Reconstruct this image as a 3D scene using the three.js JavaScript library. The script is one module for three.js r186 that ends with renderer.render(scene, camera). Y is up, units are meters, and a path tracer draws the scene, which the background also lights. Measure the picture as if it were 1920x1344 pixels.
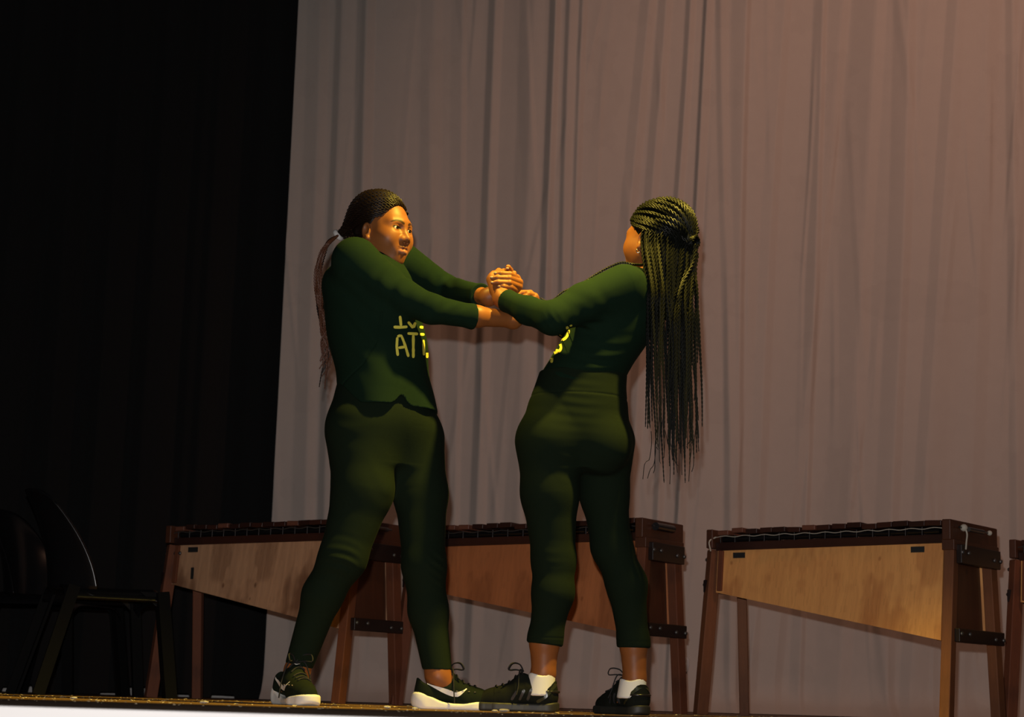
import * as THREE from 'three';
import { mergeGeometries } from 'three/addons/utils/BufferGeometryUtils.js';
import { RoundedBoxGeometry } from 'three/addons/geometries/RoundedBoxGeometry.js';

// ---------------------------------------------------------------- camera, light, exposure
const scene = new THREE.Scene();
scene.background = new THREE.Color(0x000000);
const renderer = new THREE.WebGLRenderer({ antialias: true });
renderer.toneMapping = THREE.LinearToneMapping;
renderer.toneMappingExposure = 1.0;
renderer.shadowMap.enabled = true;
const FOCAL = 3540, CAM_Y = 0.038;
const camera = new THREE.PerspectiveCamera(2 * Math.atan(672 / FOCAL) * 180 / Math.PI, 1920 / 1344, 0.05, 60);
camera.position.set(0, CAM_Y, 0);
camera.rotation.order = 'YXZ';
camera.rotation.set(10.22 * Math.PI / 180, 0, 1.7 * Math.PI / 180);
camera.updateMatrixWorld(true);
camera.focus = 6.1;
camera.userData.fStop = 5.6;

function shadowed(l) { l.castShadow = true; l.shadow.mapSize.set(2048, 2048); scene.add(l); return l; }
// the photographer's flash, on top of the camera
const flash = shadowed(new THREE.PointLight(new THREE.Color().setRGB(1, 0.95, 0.93), 42, 0, 2));
flash.position.set(-0.045, CAM_Y + 0.15, -0.03);
flash.shadow.radius = 1;
// two yellow stage lamps, one high on each side of the players
const YELLOW = new THREE.Color().setRGB(1, 0.72, 0.1);
const keyLamp = shadowed(new THREE.SpotLight(YELLOW, 105, 0, 0.33, 0.55, 2));
keyLamp.position.set(1.25, 3.8, -5.25);
keyLamp.target.position.set(-0.28, 1.0, -6.0);
keyLamp.shadow.radius = 4;
scene.add(keyLamp.target);
const sideLamp = shadowed(new THREE.SpotLight(YELLOW, 85, 0, 0.2, 0.7, 2));
sideLamp.position.set(-1.1, 3.9, -5.3);
sideLamp.target.position.set(0.36, 1.4, -5.98);
sideLamp.shadow.radius = 4;
scene.add(sideLamp.target);
// amber wash on the backcloth from high on the right
const washLamp = shadowed(new THREE.SpotLight(new THREE.Color().setRGB(1, 0.5, 0.33), 44, 0, 0.56, 0.95, 2));
washLamp.position.set(3.2, 5.4, -4.6);
washLamp.target.position.set(1.9, 2.5, -9);
washLamp.shadow.radius = 5;
scene.add(washLamp.target);

// ---------------------------------------------------------------- helpers
let seedN = 7;
function rnd() { seedN = (seedN + 0x6d2b79f5) | 0; let t = Math.imul(seedN ^ (seedN >>> 15), 1 | seedN); t = (t + Math.imul(t ^ (t >>> 7), 61 | t)) ^ t; return ((t ^ (t >>> 14)) >>> 0) / 4294967296; }
const rr = (a, b) => a + (b - a) * rnd();
const clamp = (x, a, b) => x < a ? a : x > b ? b : x;
const mix = (a, b, t) => a + (b - a) * t;
const sstep = (a, b, x) => { const t = clamp((x - a) / (b - a), 0, 1); return t * t * (3 - 2 * t); };
const V = (x, y, z) => new THREE.Vector3(x, y, z);
const lin = (r, g, b) => new THREE.Color().setRGB(r, g, b);
// a point of the place: read off the photograph in pixels, with its own distance z
function P(px, py, z) {
  const d = V((px - 960) / FOCAL, (672 - py) / FOCAL, -1).applyQuaternion(camera.quaternion);
  return d.multiplyScalar(z / d.z).add(V(0, CAM_Y, 0));
}
function hash2(i, j) { let h = Math.imul(i | 0, 374761393) + Math.imul(j | 0, 668265263) | 0; h = Math.imul(h ^ (h >>> 13), 1274126177); return ((h ^ (h >>> 16)) >>> 0) / 4294967296; }
function noise2(x, y) {
  const i = Math.floor(x), j = Math.floor(y), u = x - i, v = y - j, a = u * u * (3 - 2 * u), b = v * v * (3 - 2 * v);
  return mix(mix(hash2(i, j), hash2(i + 1, j), a), mix(hash2(i, j + 1), hash2(i + 1, j + 1), a), b);
}
const fbm = (x, y) => 0.5 * noise2(x, y) + 0.27 * noise2(x * 2.1 + 7, y * 2.1) + 0.15 * noise2(x * 4.3, y * 4.3 + 3) + 0.08 * noise2(x * 8.7, y * 8.7);

const names = new Map();
function numbered(n) { const k = names.get(n) || 0; names.set(n, k + 1); return k ? n + '_' + String(k).padStart(3, '0') : n; }
function addTop(o, name, label, category, group) {
  o.name = numbered(name); o.userData.label = label; o.userData.category = category; if (group) o.userData.group = group;
  scene.add(o); return o;
}
function struct(o, name) { o.name = name; o.userData.kind = 'structure'; scene.add(o); return o; }
function part(parent, name, geo, mat, label) { const m = new THREE.Mesh(geo, mat); m.name = name; if (label) m.userData.label = label; parent.add(m); return m; }

function uvMetres(g, s = 1, swap = false) {
  const q = g.index ? g.toNonIndexed() : g, p = q.attributes.position, n = q.attributes.normal, uv = new Float32Array(p.count * 2);
  for (let i = 0; i < p.count; i++) {
    const ax = Math.abs(n.getX(i)), ay = Math.abs(n.getY(i)), az = Math.abs(n.getZ(i));
    let u, v;
    if (ax >= ay && ax >= az) { u = p.getZ(i); v = p.getY(i); } else if (ay >= az) { u = p.getZ(i); v = p.getX(i); if (swap) { } } else { u = p.getX(i); v = p.getY(i); }
    if (swap) [u, v] = [v, u];
    uv[2 * i] = u * s; uv[2 * i + 1] = v * s;
  }
  q.setAttribute('uv', new THREE.BufferAttribute(uv, 2));
  return q;
}
function box(w, h, d, x = 0, y = 0, z = 0, bevel = 0.003, swap = false) {
  const g = bevel ? new RoundedBoxGeometry(w, h, d, 1, Math.min(bevel, w / 2.2, h / 2.2, d / 2.2)) : new THREE.BoxGeometry(w, h, d);
  const q = uvMetres(g, 1, swap); q.translate(x, y, z); return q;
}
function tube(pts, r, seg = 24, sides = 6) { return new THREE.TubeGeometry(new THREE.CatmullRomCurve3(pts), seg, r, sides, false); }
function beam(a, b, w, d, bevel = 0.003) { // box from a to b
  const L = a.distanceTo(b), g = box(w, L, d, 0, 0, 0, bevel), up = b.clone().sub(a).normalize();
  const q = new THREE.Quaternion().setFromUnitVectors(V(0, 1, 0), up);
  g.applyQuaternion(q); g.translate((a.x + b.x) / 2, (a.y + b.y) / 2, (a.z + b.z) / 2); return g;
}
function texture(w, h, f, srgb = true) {
  const d = new Uint8Array(w * h * 4);
  for (let y = 0; y < h; y++) for (let x = 0; x < w; x++) {
    const c = f(x / w, y / h), i = 4 * (y * w + x);
    for (let k = 0; k < 3; k++) { const v = clamp(c[k], 0, 1); d[i + k] = 255 * (srgb ? (v <= 0.0031308 ? 12.92 * v : 1.055 * Math.pow(v, 1 / 2.4) - 0.055) : v); }
    d[i + 3] = 255;
  }
  const t = new THREE.DataTexture(d, w, h); t.magFilter = THREE.LinearFilter; t.minFilter = THREE.LinearMipmapLinearFilter; t.generateMipmaps = true;
  t.wrapS = t.wrapT = THREE.MirroredRepeatWrapping; t.colorSpace = srgb ? THREE.SRGBColorSpace : THREE.NoColorSpace; t.needsUpdate = true; return t;
}

// ---------------------------------------------------------------- distance fields
const smin = (a, b, k) => { const h = Math.max(k - Math.abs(a - b), 0) / k; return Math.min(a, b) - h * h * k * 0.25; };
const smax = (a, b, k) => -smin(-a, -b, k);
function rc(a, b, ra, rb) { // tapered capsule
  const ax = a.x, ay = a.y, az = a.z, bx = b.x - ax, by = b.y - ay, bz = b.z - az, il = 1 / (bx * bx + by * by + bz * bz + 1e-12), dr = rb - ra;
  return (x, y, z) => {
    const px = x - ax, py = y - ay, pz = z - az; let t = (px * bx + py * by + pz * bz) * il; t = t < 0 ? 0 : t > 1 ? 1 : t;
    const qx = px - t * bx, qy = py - t * by, qz = pz - t * bz;
    return Math.sqrt(qx * qx + qy * qy + qz * qz) - ra - dr * t;
  };
}
const sph = (c, r) => (x, y, z) => Math.hypot(x - c.x, y - c.y, z - c.z) - r;
function ell(cx, cy, cz, a, b, c) {
  return (x, y, z) => {
    const px = x - cx, py = y - cy, pz = z - cz, k0 = Math.hypot(px / a, py / b, pz / c), k1 = Math.hypot(px / (a * a), py / (b * b), pz / (c * c));
    return k1 < 1e-9 ? -Math.min(a, b, c) : k0 * (k0 - 1) / k1;
  };
}
// stacked elliptical stations: {c: Vector3, a: half width, b: half depth, ang: facing angle from +z towards +x}
function loft(st, wave) {
  const s = st.map((q) => ({ y: q.c.y, x: q.c.x, z: q.c.z, a: q.a, b: q.b, s: Math.sin(q.ang), co: Math.cos(q.ang) })).sort((p, q) => p.y - q.y), n = s.length;
  return (x, y, z) => {
    let i = 0; while (i < n - 2 && y > s[i + 1].y) i++;
    const p = s[i], q = s[i + 1]; let t = clamp((y - p.y) / (q.y - p.y), 0, 1);
    const u0 = s[Math.max(i - 1, 0)], u1 = s[Math.min(i + 2, n - 1)];
    const cr = (k) => { const m0 = i > 0 ? (q[k] - u0[k]) / (q.y - u0.y) * (q.y - p.y) : q[k] - p[k], m1 = i < n - 2 ? (u1[k] - p[k]) / (u1.y - p.y) * (q.y - p.y) : q[k] - p[k]; const t2 = t * t, t3 = t2 * t; return (2 * t3 - 3 * t2 + 1) * p[k] + (t3 - 2 * t2 + t) * m0 + (-2 * t3 + 3 * t2) * q[k] + (t3 - t2) * m1; };
    const dx = x - cr('x'), dz = z - cr('z'), sn = mix(p.s, q.s, t), co = mix(p.co, q.co, t);
    let a = cr('a'), b = cr('b');
    const f = dx * sn + dz * co, l = dx * co - dz * sn;           // depth (facing) and lateral
    if (wave) { const w = wave(Math.atan2(l, f), y); a *= w; b *= w; }
    const k0 = Math.hypot(l / a, f / b), k1 = Math.hypot(l / (a * a), f / (b * b));
    const d = k1 < 1e-6 ? -Math.min(a, b) : k0 * (k0 - 1) / k1;
    const e = Math.max(s[0].y - y, y - s[n - 1].y);
    return 0.85 * (e > 0 ? Math.hypot(Math.max(d, 0), e) : Math.max(d, e));
  };
}
function blend(list) { // [[f, k], ...]
  return (x, y, z) => { let d = list[0][0](x, y, z); for (let i = 1; i < list.length; i++) d = smin(d, list[i][0](x, y, z), list[i][1]); return d; };
}
// surface nets with block culling
function polygonize(f, lo, hi, h, colour) {
  const nx = Math.ceil((hi.x - lo.x) / h) + 1, ny = Math.ceil((hi.y - lo.y) / h) + 1, nz = Math.ceil((hi.z - lo.z) / h) + 1, N = nx * ny * nz, F = new Float32Array(N), B = 6;
  const far = h * B * 0.87 * 1.6 + 2 * h;
  for (let bk = 0; bk < nz; bk += B) for (let bj = 0; bj < ny; bj += B) for (let bi = 0; bi < nx; bi += B) {
    const d = f(lo.x + (bi + B / 2) * h, lo.y + (bj + B / 2) * h, lo.z + (bk + B / 2) * h), cull = Math.abs(d) > far;
    for (let k = bk; k < Math.min(bk + B, nz); k++) for (let j = bj; j < Math.min(bj + B, ny); j++) for (let i = bi; i < Math.min(bi + B, nx); i++)
      F[i + nx * (j + ny * k)] = cull ? d : f(lo.x + i * h, lo.y + j * h, lo.z + k * h);
  }
  const pos = [], idx = [], id = new Int32Array(N).fill(-1), sx = 1, sy = nx, sz = nx * ny;
  const corner = [0, sx, sy, sx + sy, sz, sx + sz, sy + sz, sx + sy + sz], edges = [[0, 1], [2, 3], [4, 5], [6, 7], [0, 2], [1, 3], [4, 6], [5, 7], [0, 4], [1, 5], [2, 6], [3, 7]];
  for (let k = 0; k < nz - 1; k++) for (let j = 0; j < ny - 1; j++) for (let i = 0; i < nx - 1; i++) {
    const o = i + nx * (j + ny * k); let m = 0;
    for (let c = 0; c < 8; c++) if (F[o + corner[c]] < 0) m++;
    if (m === 0 || m === 8) continue;
    let X = 0, Y = 0, Z = 0, c = 0;
    for (const [a, b] of edges) {
      const fa = F[o + corner[a]], fb = F[o + corner[b]]; if ((fa < 0) === (fb < 0)) continue;
      const t = fa / (fa - fb);
      X += mix(a & 1, b & 1, t); Y += mix((a >> 1) & 1, (b >> 1) & 1, t); Z += mix(a >> 2, b >> 2, t); c++;
    }
    id[o] = pos.length / 3; pos.push(lo.x + (i + X / c) * h, lo.y + (j + Y / c) * h, lo.z + (k + Z / c) * h);
  }
  const quad = (a, b, c, d, flip) => { if (flip) idx.push(a, c, b, a, d, c); else idx.push(a, b, c, a, c, d); };
  for (let k = 1; k < nz - 1; k++) for (let j = 1; j < ny - 1; j++) for (let i = 1; i < nx - 1; i++) {
    const o = i + nx * (j + ny * k), s = F[o] < 0;
    if (s !== (F[o + sx] < 0)) quad(id[o - sy - sz], id[o - sz], id[o], id[o - sy], !s);
    if (s !== (F[o + sy] < 0)) quad(id[o - sx - sz], id[o - sx], id[o], id[o - sz], !s);
    if (s !== (F[o + sz] < 0)) quad(id[o - sx - sy], id[o - sy], id[o], id[o - sx], !s);
  }
  const n = pos.length / 3, nor = new Float32Array(pos.length), e = h * 0.5, col = colour ? new Float32Array(pos.length) : null, uv = new Float32Array(n * 2);
  for (let v = 0; v < n; v++) {
    const x = pos[3 * v], y = pos[3 * v + 1], z = pos[3 * v + 2];
    const gx = f(x + e, y, z) - f(x - e, y, z), gy = f(x, y + e, z) - f(x, y - e, z), gz = f(x, y, z + e) - f(x, y, z - e), l = Math.hypot(gx, gy, gz) || 1;
    nor[3 * v] = gx / l; nor[3 * v + 1] = gy / l; nor[3 * v + 2] = gz / l;
    uv[2 * v] = x + z; uv[2 * v + 1] = y;
    if (col) { const c = colour(x, y, z); col[3 * v] = c[0]; col[3 * v + 1] = c[1]; col[3 * v + 2] = c[2]; }
  }
  const g = new THREE.BufferGeometry();
  g.setAttribute('position', new THREE.BufferAttribute(new Float32Array(pos), 3));
  g.setAttribute('normal', new THREE.BufferAttribute(nor, 3));
  g.setAttribute('uv', new THREE.BufferAttribute(uv, 2));
  if (col) g.setAttribute('color', new THREE.BufferAttribute(col, 3));
  g.setIndex(idx);
  return g;
}
function bounds(pts, pad) { const b = new THREE.Box3().setFromPoints(pts); b.expandByScalar(pad); return [b.min, b.max]; }
// walk along a ray to a field's surface
function trace(f, o, d, lift = 0) {
  let t = 0;
  for (let i = 0; i < 120; i++) { const q = f(o.x + d.x * t, o.y + d.y * t, o.z + d.z * t); if (q < 0.0006) return o.clone().addScaledVector(d, t - lift); t += Math.max(q * 0.8, 0.0005); if (t > 0.9) return null; }
  return null;
}
// a painted brush stroke that lies on a surface: pts are start points in front of the cloth, dir the way the cloth is met
function paintStroke(f, pts, dirOf, w, lift) {
  const c = new THREE.CatmullRomCurve3(pts, false, 'catmullrom', 0.3), L = c.getLength(), n = Math.max(4, Math.round(L / 0.004)), rows = [];
  for (let i = 0; i <= n; i++) {
    const p = c.getPointAt(i / n), tg = c.getTangentAt(i / n), d = dirOf(p), s = tg.clone().cross(d).normalize(), row = [];
    const ww = w * (0.85 + 0.3 * noise2(i * 0.5, pts[0].x * 100)) * (i === 0 || i === n ? 0.6 : 1);
    for (const k of [-1, 0, 1]) { const h = trace(f, p.clone().addScaledVector(s, k * ww / 2), d, lift); row.push(h); }
    rows.push(row.every(Boolean) ? row : null);
  }
  const pos = [], idx = []; let prev = -1;
  for (let i = 0; i <= n; i++) {
    if (!rows[i] || (prev >= 0 && rows[i - 1] && rows[i][1].distanceTo(rows[i - 1][1]) > 0.03)) { prev = -1; if (!rows[i]) continue; }
    const b = pos.length / 3; for (const p of rows[i]) pos.push(p.x, p.y, p.z);
    if (prev >= 0) for (let k = 0; k < 2; k++) idx.push(prev + k, b + k, b + k + 1, prev + k, b + k + 1, prev + k + 1);
    prev = b;
  }
  if (!idx.length) return null;
  const g = new THREE.BufferGeometry(); g.setAttribute('position', new THREE.BufferAttribute(new Float32Array(pos), 3)); g.setIndex(idx); g.computeVertexNormals(); return g;
}
// two-strand twist along a list of points
function twist(pts, r, pitch, r1 = r * 0.5, phase = 0, step = 0.0038, sides = 5) {
  const c = new THREE.CatmullRomCurve3(pts), L = c.getLength(), n = Math.max(6, Math.round(L / step)), geos = [];
  const C = [], Nn = [], Bb = []; let nrm = null;
  for (let i = 0; i <= n; i++) {
    const p = c.getPointAt(i / n), t = c.getTangentAt(i / n);
    if (!nrm) nrm = Math.abs(t.y) < 0.9 ? V(0, 1, 0).cross(t).normalize() : V(1, 0, 0).cross(t).normalize();
    nrm = nrm.clone().addScaledVector(t, -nrm.dot(t)).normalize(); C.push(p); Nn.push(nrm); Bb.push(t.clone().cross(nrm));
  }
  const pos = [], nor = [], idx = [];
  for (let s = 0; s < 2; s++) {
    const base = pos.length / 3;
    for (let i = 0; i <= n; i++) {
      const q = i / n, R = mix(r, r1, Math.pow(q, 2)) * (i === 0 ? 0.6 : 1), a = phase + s * Math.PI + 2 * Math.PI * q * L / pitch, ox = Math.cos(a) * R * 0.5, oy = Math.sin(a) * R * 0.5;
      for (let k = 0; k < sides; k++) {
        const b = 2 * Math.PI * k / sides, nx = Math.cos(b), ny = Math.sin(b), e = R * 0.62;
        const N = Nn[i], M = Bb[i], u = ox + nx * e, v = oy + ny * e;
        pos.push(C[i].x + N.x * u + M.x * v, C[i].y + N.y * u + M.y * v, C[i].z + N.z * u + M.z * v);
        nor.push(N.x * nx + M.x * ny, N.y * nx + M.y * ny, N.z * nx + M.z * ny);
      }
    }
    for (let i = 0; i < n; i++) for (let k = 0; k < sides; k++) {
      const a = base + i * sides + k, b = base + i * sides + (k + 1) % sides, c2 = a + sides, d = b + sides; idx.push(a, b, d, a, d, c2);
    }
  }
  const g = new THREE.BufferGeometry(); g.setAttribute('position', new THREE.BufferAttribute(new Float32Array(pos), 3)); g.setAttribute('normal', new THREE.BufferAttribute(new Float32Array(nor), 3)); g.setIndex(idx); return g;
}

// ---------------------------------------------------------------- stage, walls, cloths
const floorTex = texture(512, 512, (u, v) => {
  const pl = Math.floor(u * 8), g = fbm(u * 60 + pl * 9, v * 6), d = fbm(u * 9, v * 9 + 40), s = 0.6 + 0.8 * g, k = d > 0.62 ? 1.5 : 1;
  return [0.16 * s * k, 0.085 * s * k, 0.035 * s * k];
});
const floorMat = new THREE.MeshStandardMaterial({ map: floorTex, roughness: 0.55 });
struct(part(scene, 'floor', box(9, 0.9, 6.3, 0, -0.45, -6.65, 0.004), floorMat), 'floor');
struct(part(scene, 'trim_1', box(9, 0.9, 0.02, 0, -0.4505, -3.489, 0.004), new THREE.MeshStandardMaterial({ color: lin(0.86, 0.84, 0.82), roughness: 0.6 })), 'trim_1').userData.label = 'white painted front of the stage';
const wallMat = new THREE.MeshStandardMaterial({ color: lin(0.03, 0.028, 0.027), roughness: 0.9 });
struct(part(scene, 'wall_back', box(9.4, 7, 0.2, 0, 2.9, -9.95, 0), wallMat), 'wall_back');
struct(part(scene, 'wall_left', box(0.2, 7, 6.6, -4.62, 2.9, -6.6, 0), wallMat), 'wall_left');
struct(part(scene, 'wall_right', box(0.2, 7, 6.6, 4.62, 2.9, -6.6, 0), wallMat), 'wall_right');
struct(part(scene, 'ceiling', box(9.4, 0.2, 6.6, 0, 6.5, -6.6, 0), wallMat), 'ceiling');
struct(part(scene, 'baseboard_back', box(4.2, 0.09, 0.02, -2.4, 0.045, -9.84, 0.003), new THREE.MeshStandardMaterial({ color: lin(0.5, 0.48, 0.46), roughness: 0.7 })), 'baseboard_back');

function sheet(x0, x1, y0f, y1, nx, ny, zf, mat, name) { // hanging cloth with a real thickness
  const pos = [], uv = [], idx = [], T = 0.004;
  for (let s = 0; s < 2; s++) for (let j = 0; j <= ny; j++) for (let i = 0; i <= nx; i++) {
    const x = mix(x0, x1, i / nx), yb = y0f(x), y = mix(yb, y1, j / ny), q = zf(x, y);
    pos.push(x + (q.dx || 0), y, q.z - s * T); uv.push(x, y);
  }
  const w = nx + 1, n1 = w * (ny + 1);
  for (let j = 0; j < ny; j++) for (let i = 0; i < nx; i++) {
    const a = j * w + i; idx.push(a, a + 1, a + w + 1, a, a + w + 1, a + w); const b = a + n1; idx.push(b, b + w + 1, b + 1, b, b + w, b + w + 1);
  }
  for (let j = 0; j < ny; j++) { const a = j * w, b = a + n1; idx.push(a, a + w, b + w, a, b + w, b); const c = j * w + nx, d = c + n1; idx.push(c, d + w, c + w, c, d, d + w); }
  for (let i = 0; i < nx; i++) { const a = i, b = a + n1; idx.push(a, b, b + 1, a, b + 1, a + 1); }
  const g = new THREE.BufferGeometry(); g.setAttribute('position', new THREE.BufferAttribute(new Float32Array(pos), 3)); g.setAttribute('uv', new THREE.BufferAttribute(new Float32Array(uv), 2)); g.setIndex(idx); g.computeVertexNormals();
  const m = new THREE.Mesh(g, mat); m.name = name; return m;
}
const folds = [];
{
  seedN = 21;
  const EL = -1.13;
  // the long folds read off the photograph: [pixel x at the top, pixel x near the floor, width, depth]
  for (const [a, b, w, A] of [[600, 566, 0.05, 0.03], [640, 600, 0.05, 0.035], [690, 655, 0.045, 0.05], [815, 800, 0.05, 0.022], [868, 850, 0.03, 0.02], [930, 880, 0.035, 0.035], [1000, 960, 0.06, 0.02], [1040, 1005, 0.028, 0.04], [1068, 1040, 0.028, 0.03], [1095, 1040, 0.022, 0.026],
    [1215, 1100, 0.04, 0.03], [1245, 1160, 0.035, 0.03], [1290, 1215, 0.025, 0.03], [1325, 1250, 0.022, 0.035], [1355, 1370, 0.03, 0.022], [1398, 1375, 0.035, 0.04], [1470, 1400, 0.04, 0.022], [1545, 1500, 0.03, 0.03], [1580, 1450, 0.06, 0.032], [1640, 1570, 0.07, 0.03], [1700, 1660, 0.05, 0.035], [1790, 1700, 0.07, 0.04], [1850, 1800, 0.08, 0.03], [1895, 1905, 0.04, 0.03]]) {
    const t = P(a, 0, -9), q = P(b, 1300, -9); folds.push({ x: q.x, s: (t.x - q.x) / (t.y - q.y), w, A, y0: -1, y1: 9, ph: rr(0, 6), bend: rr(0, 0.012), k: rr(-0.8, 0.8) });
  }
  for (let i = 0; i < 110; i++) { const y0 = rr(-0.6, 3.2); folds.push({ x: rr(EL, 4), s: rr(-0.17, 0.17), w: rr(0.011, 0.03), A: rr(0.004, 0.013), y0, y1: y0 + rr(0.7, 1.8), ph: rr(0, 6), bend: rr(0, 0.02), k: rr(-1, 1) }); }
}
function backcloth(x, y) {
  let z = -9 + 0.03 * Math.sin(x * 3.1 + 0.4) + 0.02 * Math.sin(x * 7.3 - y * 0.35 + 1);
  for (const f of folds) {
    const u = (x - f.x - f.s * y - f.bend * Math.sin(y * 1.7 + f.ph)) / f.w;
    if (u > 4 || u < -4) continue;
    const env = sstep(f.y0, f.y0 + 0.35, y) * (1 - sstep(f.y1 - 0.5, f.y1, y));
    if (env > 0) { const s = Math.abs(u < 0 ? u * (1 + 0.7 * f.k) : u * (1 - 0.7 * f.k)); const tn = Math.max(0, 1.15 - s); z += f.A * env * (tn < 0.15 ? tn * tn / 0.3 : Math.min(tn, 1.06) - 0.075) * 0.62; }
  }
  z += 0.006 * (fbm(x * 7, y * 2.2) - 0.5) + (0.05 * (fbm(x * 5, y * 7) - 0.5)) * Math.exp(-y / 0.25) + 0.14 * Math.exp(-y / 0.05) ;
  return { z };
}
const clothTex = texture(512, 512, (u, v) => {
  const g = 0.96 + 0.05 * (fbm(u * 24, v * 24)) + 0.03 * (hash2(u * 512, v * 512) - 0.5), s = fbm(u * 5 + 3, v * 5 + 1), d = s > 0.64 ? 0.97 : 1;
  return [0.355 * g * d, 0.325 * g * d, 0.3 * g * d];
});
const clothMat = new THREE.MeshStandardMaterial({ map: clothTex, roughness: 0.95 });
addTop(sheet(-1.125, 4.0, () => 0.004, 5.6, 900, 150, backcloth, clothMat, 'x'), 'backcloth', 'pale wrinkled backcloth hanging behind the wooden marimbas', 'curtain');

const drapeTex = texture(256, 256, (u, v) => { const g = 0.7 + 0.6 * hash2(u * 256, v * 40); return [0.0012 * g, 0.0012 * g, 0.0015 * g]; });
const hemGaps = [[-10, 8, 0.022], [31, 60, 0.035], [180, 224, 0.012], [226, 275, 0.042], [318, 352, 0.016], [388, 437, 0.016]].map(([a, b, h]) => [P(a, 1300, -9.2).x, P(b, 1300, -9.2).x, h]);
addTop(sheet(-4.4, -1.0, (x) => { let h = 0.003; for (const [a, b, k] of hemGaps) if (x > a && x < b) h = k + 0.004; return h; }, 5.6, 680, 40, (x, y) => ({ z: -9.28 + 0.06 * Math.sin(x * 24 + 0.8 * Math.sin(x * 3.3)) * (1 + 0.3 * Math.sin(x * 5)) + 0.012 * Math.sin(x * 61) }), new THREE.MeshStandardMaterial({ map: drapeTex, roughness: 1 }), 'x'), 'stage_drape', 'black pleated stage drape behind the black chair', 'curtain');

// ---------------------------------------------------------------- lamps out of the frame
function stageLamp(light, label, glow) {
  const g = new THREE.Group(), dir = light.target.position.clone().sub(light.position).normalize();
  const can = new THREE.LatheGeometry([[0.0, -0.36], [0.1, -0.36], [0.115, -0.3], [0.115, -0.02], [0.13, 0], [0.122, 0], [0.105, -0.03], [0.105, -0.06]].map(([r, y]) => new THREE.Vector2(r, y)), 28);
  part(g, 'housing', can, new THREE.MeshStandardMaterial({ color: 0x0b0b0b, roughness: 0.5, metalness: 0.4 }));
  const lens = new THREE.CircleGeometry(0.1, 28); lens.rotateX(-Math.PI / 2); lens.translate(0, -0.05, 0);
  part(g, 'lens', lens, new THREE.MeshStandardMaterial({ color: 0x222222, emissive: glow, emissiveIntensity: 2 }));
  part(g, 'yoke', new THREE.TorusGeometry(0.15, 0.008, 8, 24, Math.PI).translate(0, -0.18, 0).rotateX(-1.2), new THREE.MeshStandardMaterial({ color: 0x0b0b0b, roughness: 0.5 }));
  g.quaternion.setFromUnitVectors(V(0, 1, 0), dir);
  g.position.copy(light.position).addScaledVector(dir, -0.03);
  addTop(g, 'stage_lamp', label, 'lamp');
}
stageLamp(sideLamp, 'black stage lamp glowing yellow, hung high on the left', lin(1, 0.75, 0.2));
stageLamp(keyLamp, 'black stage lamp glowing yellow, hung high on the right', lin(1, 0.75, 0.2));
stageLamp(washLamp, 'black stage lamp glowing amber, aimed at the backcloth', lin(1, 0.45, 0.22));

// ---------------------------------------------------------------- marimbas
function woodTex(seed, base, dark, spot) {
  const knots = []; for (let i = 0; i < 9; i++) knots.push([hash2(seed, i), hash2(seed + 50, i), 0.004 + 0.007 * hash2(seed + 90, i)]);
  return texture(512, 512, (u, v) => {
    const w = fbm(u * 5 + seed, v * 2 + seed) * 1.4, g = fbm(u * 70 + w * 6 + seed * 3, v * 4.5), f = 0.5 + 0.5 * Math.sin((u * 11 + w * 2.2) * 6.283), n = fbm(u * 4 + seed, v * 4 + 11);
    let t = clamp(0.15 + 0.55 * (g - 0.3) + 0.3 * f * (n - 0.2) + spot * sstep(0.55, 0.75, n), 0, 1);
    for (const [ku, kv, kr] of knots) { const q = Math.hypot((u - ku) * 1.0, (v - kv) * 0.7) / kr; if (q < 1) t = mix(1, t, q * q); } t = clamp(t + 0.4 * sstep(0.5, 0.68, fbm(u * 9 + seed * 2, v * 5 + 5)) - 0.1, 0, 1);
    const pore = hash2(u * 512, Math.floor(v * 40)) > 0.93 ? 0.86 : 1;
    return [0, 1, 2].map((k) => mix(base[k], dark[k], t) * pore);
  });
}
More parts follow.
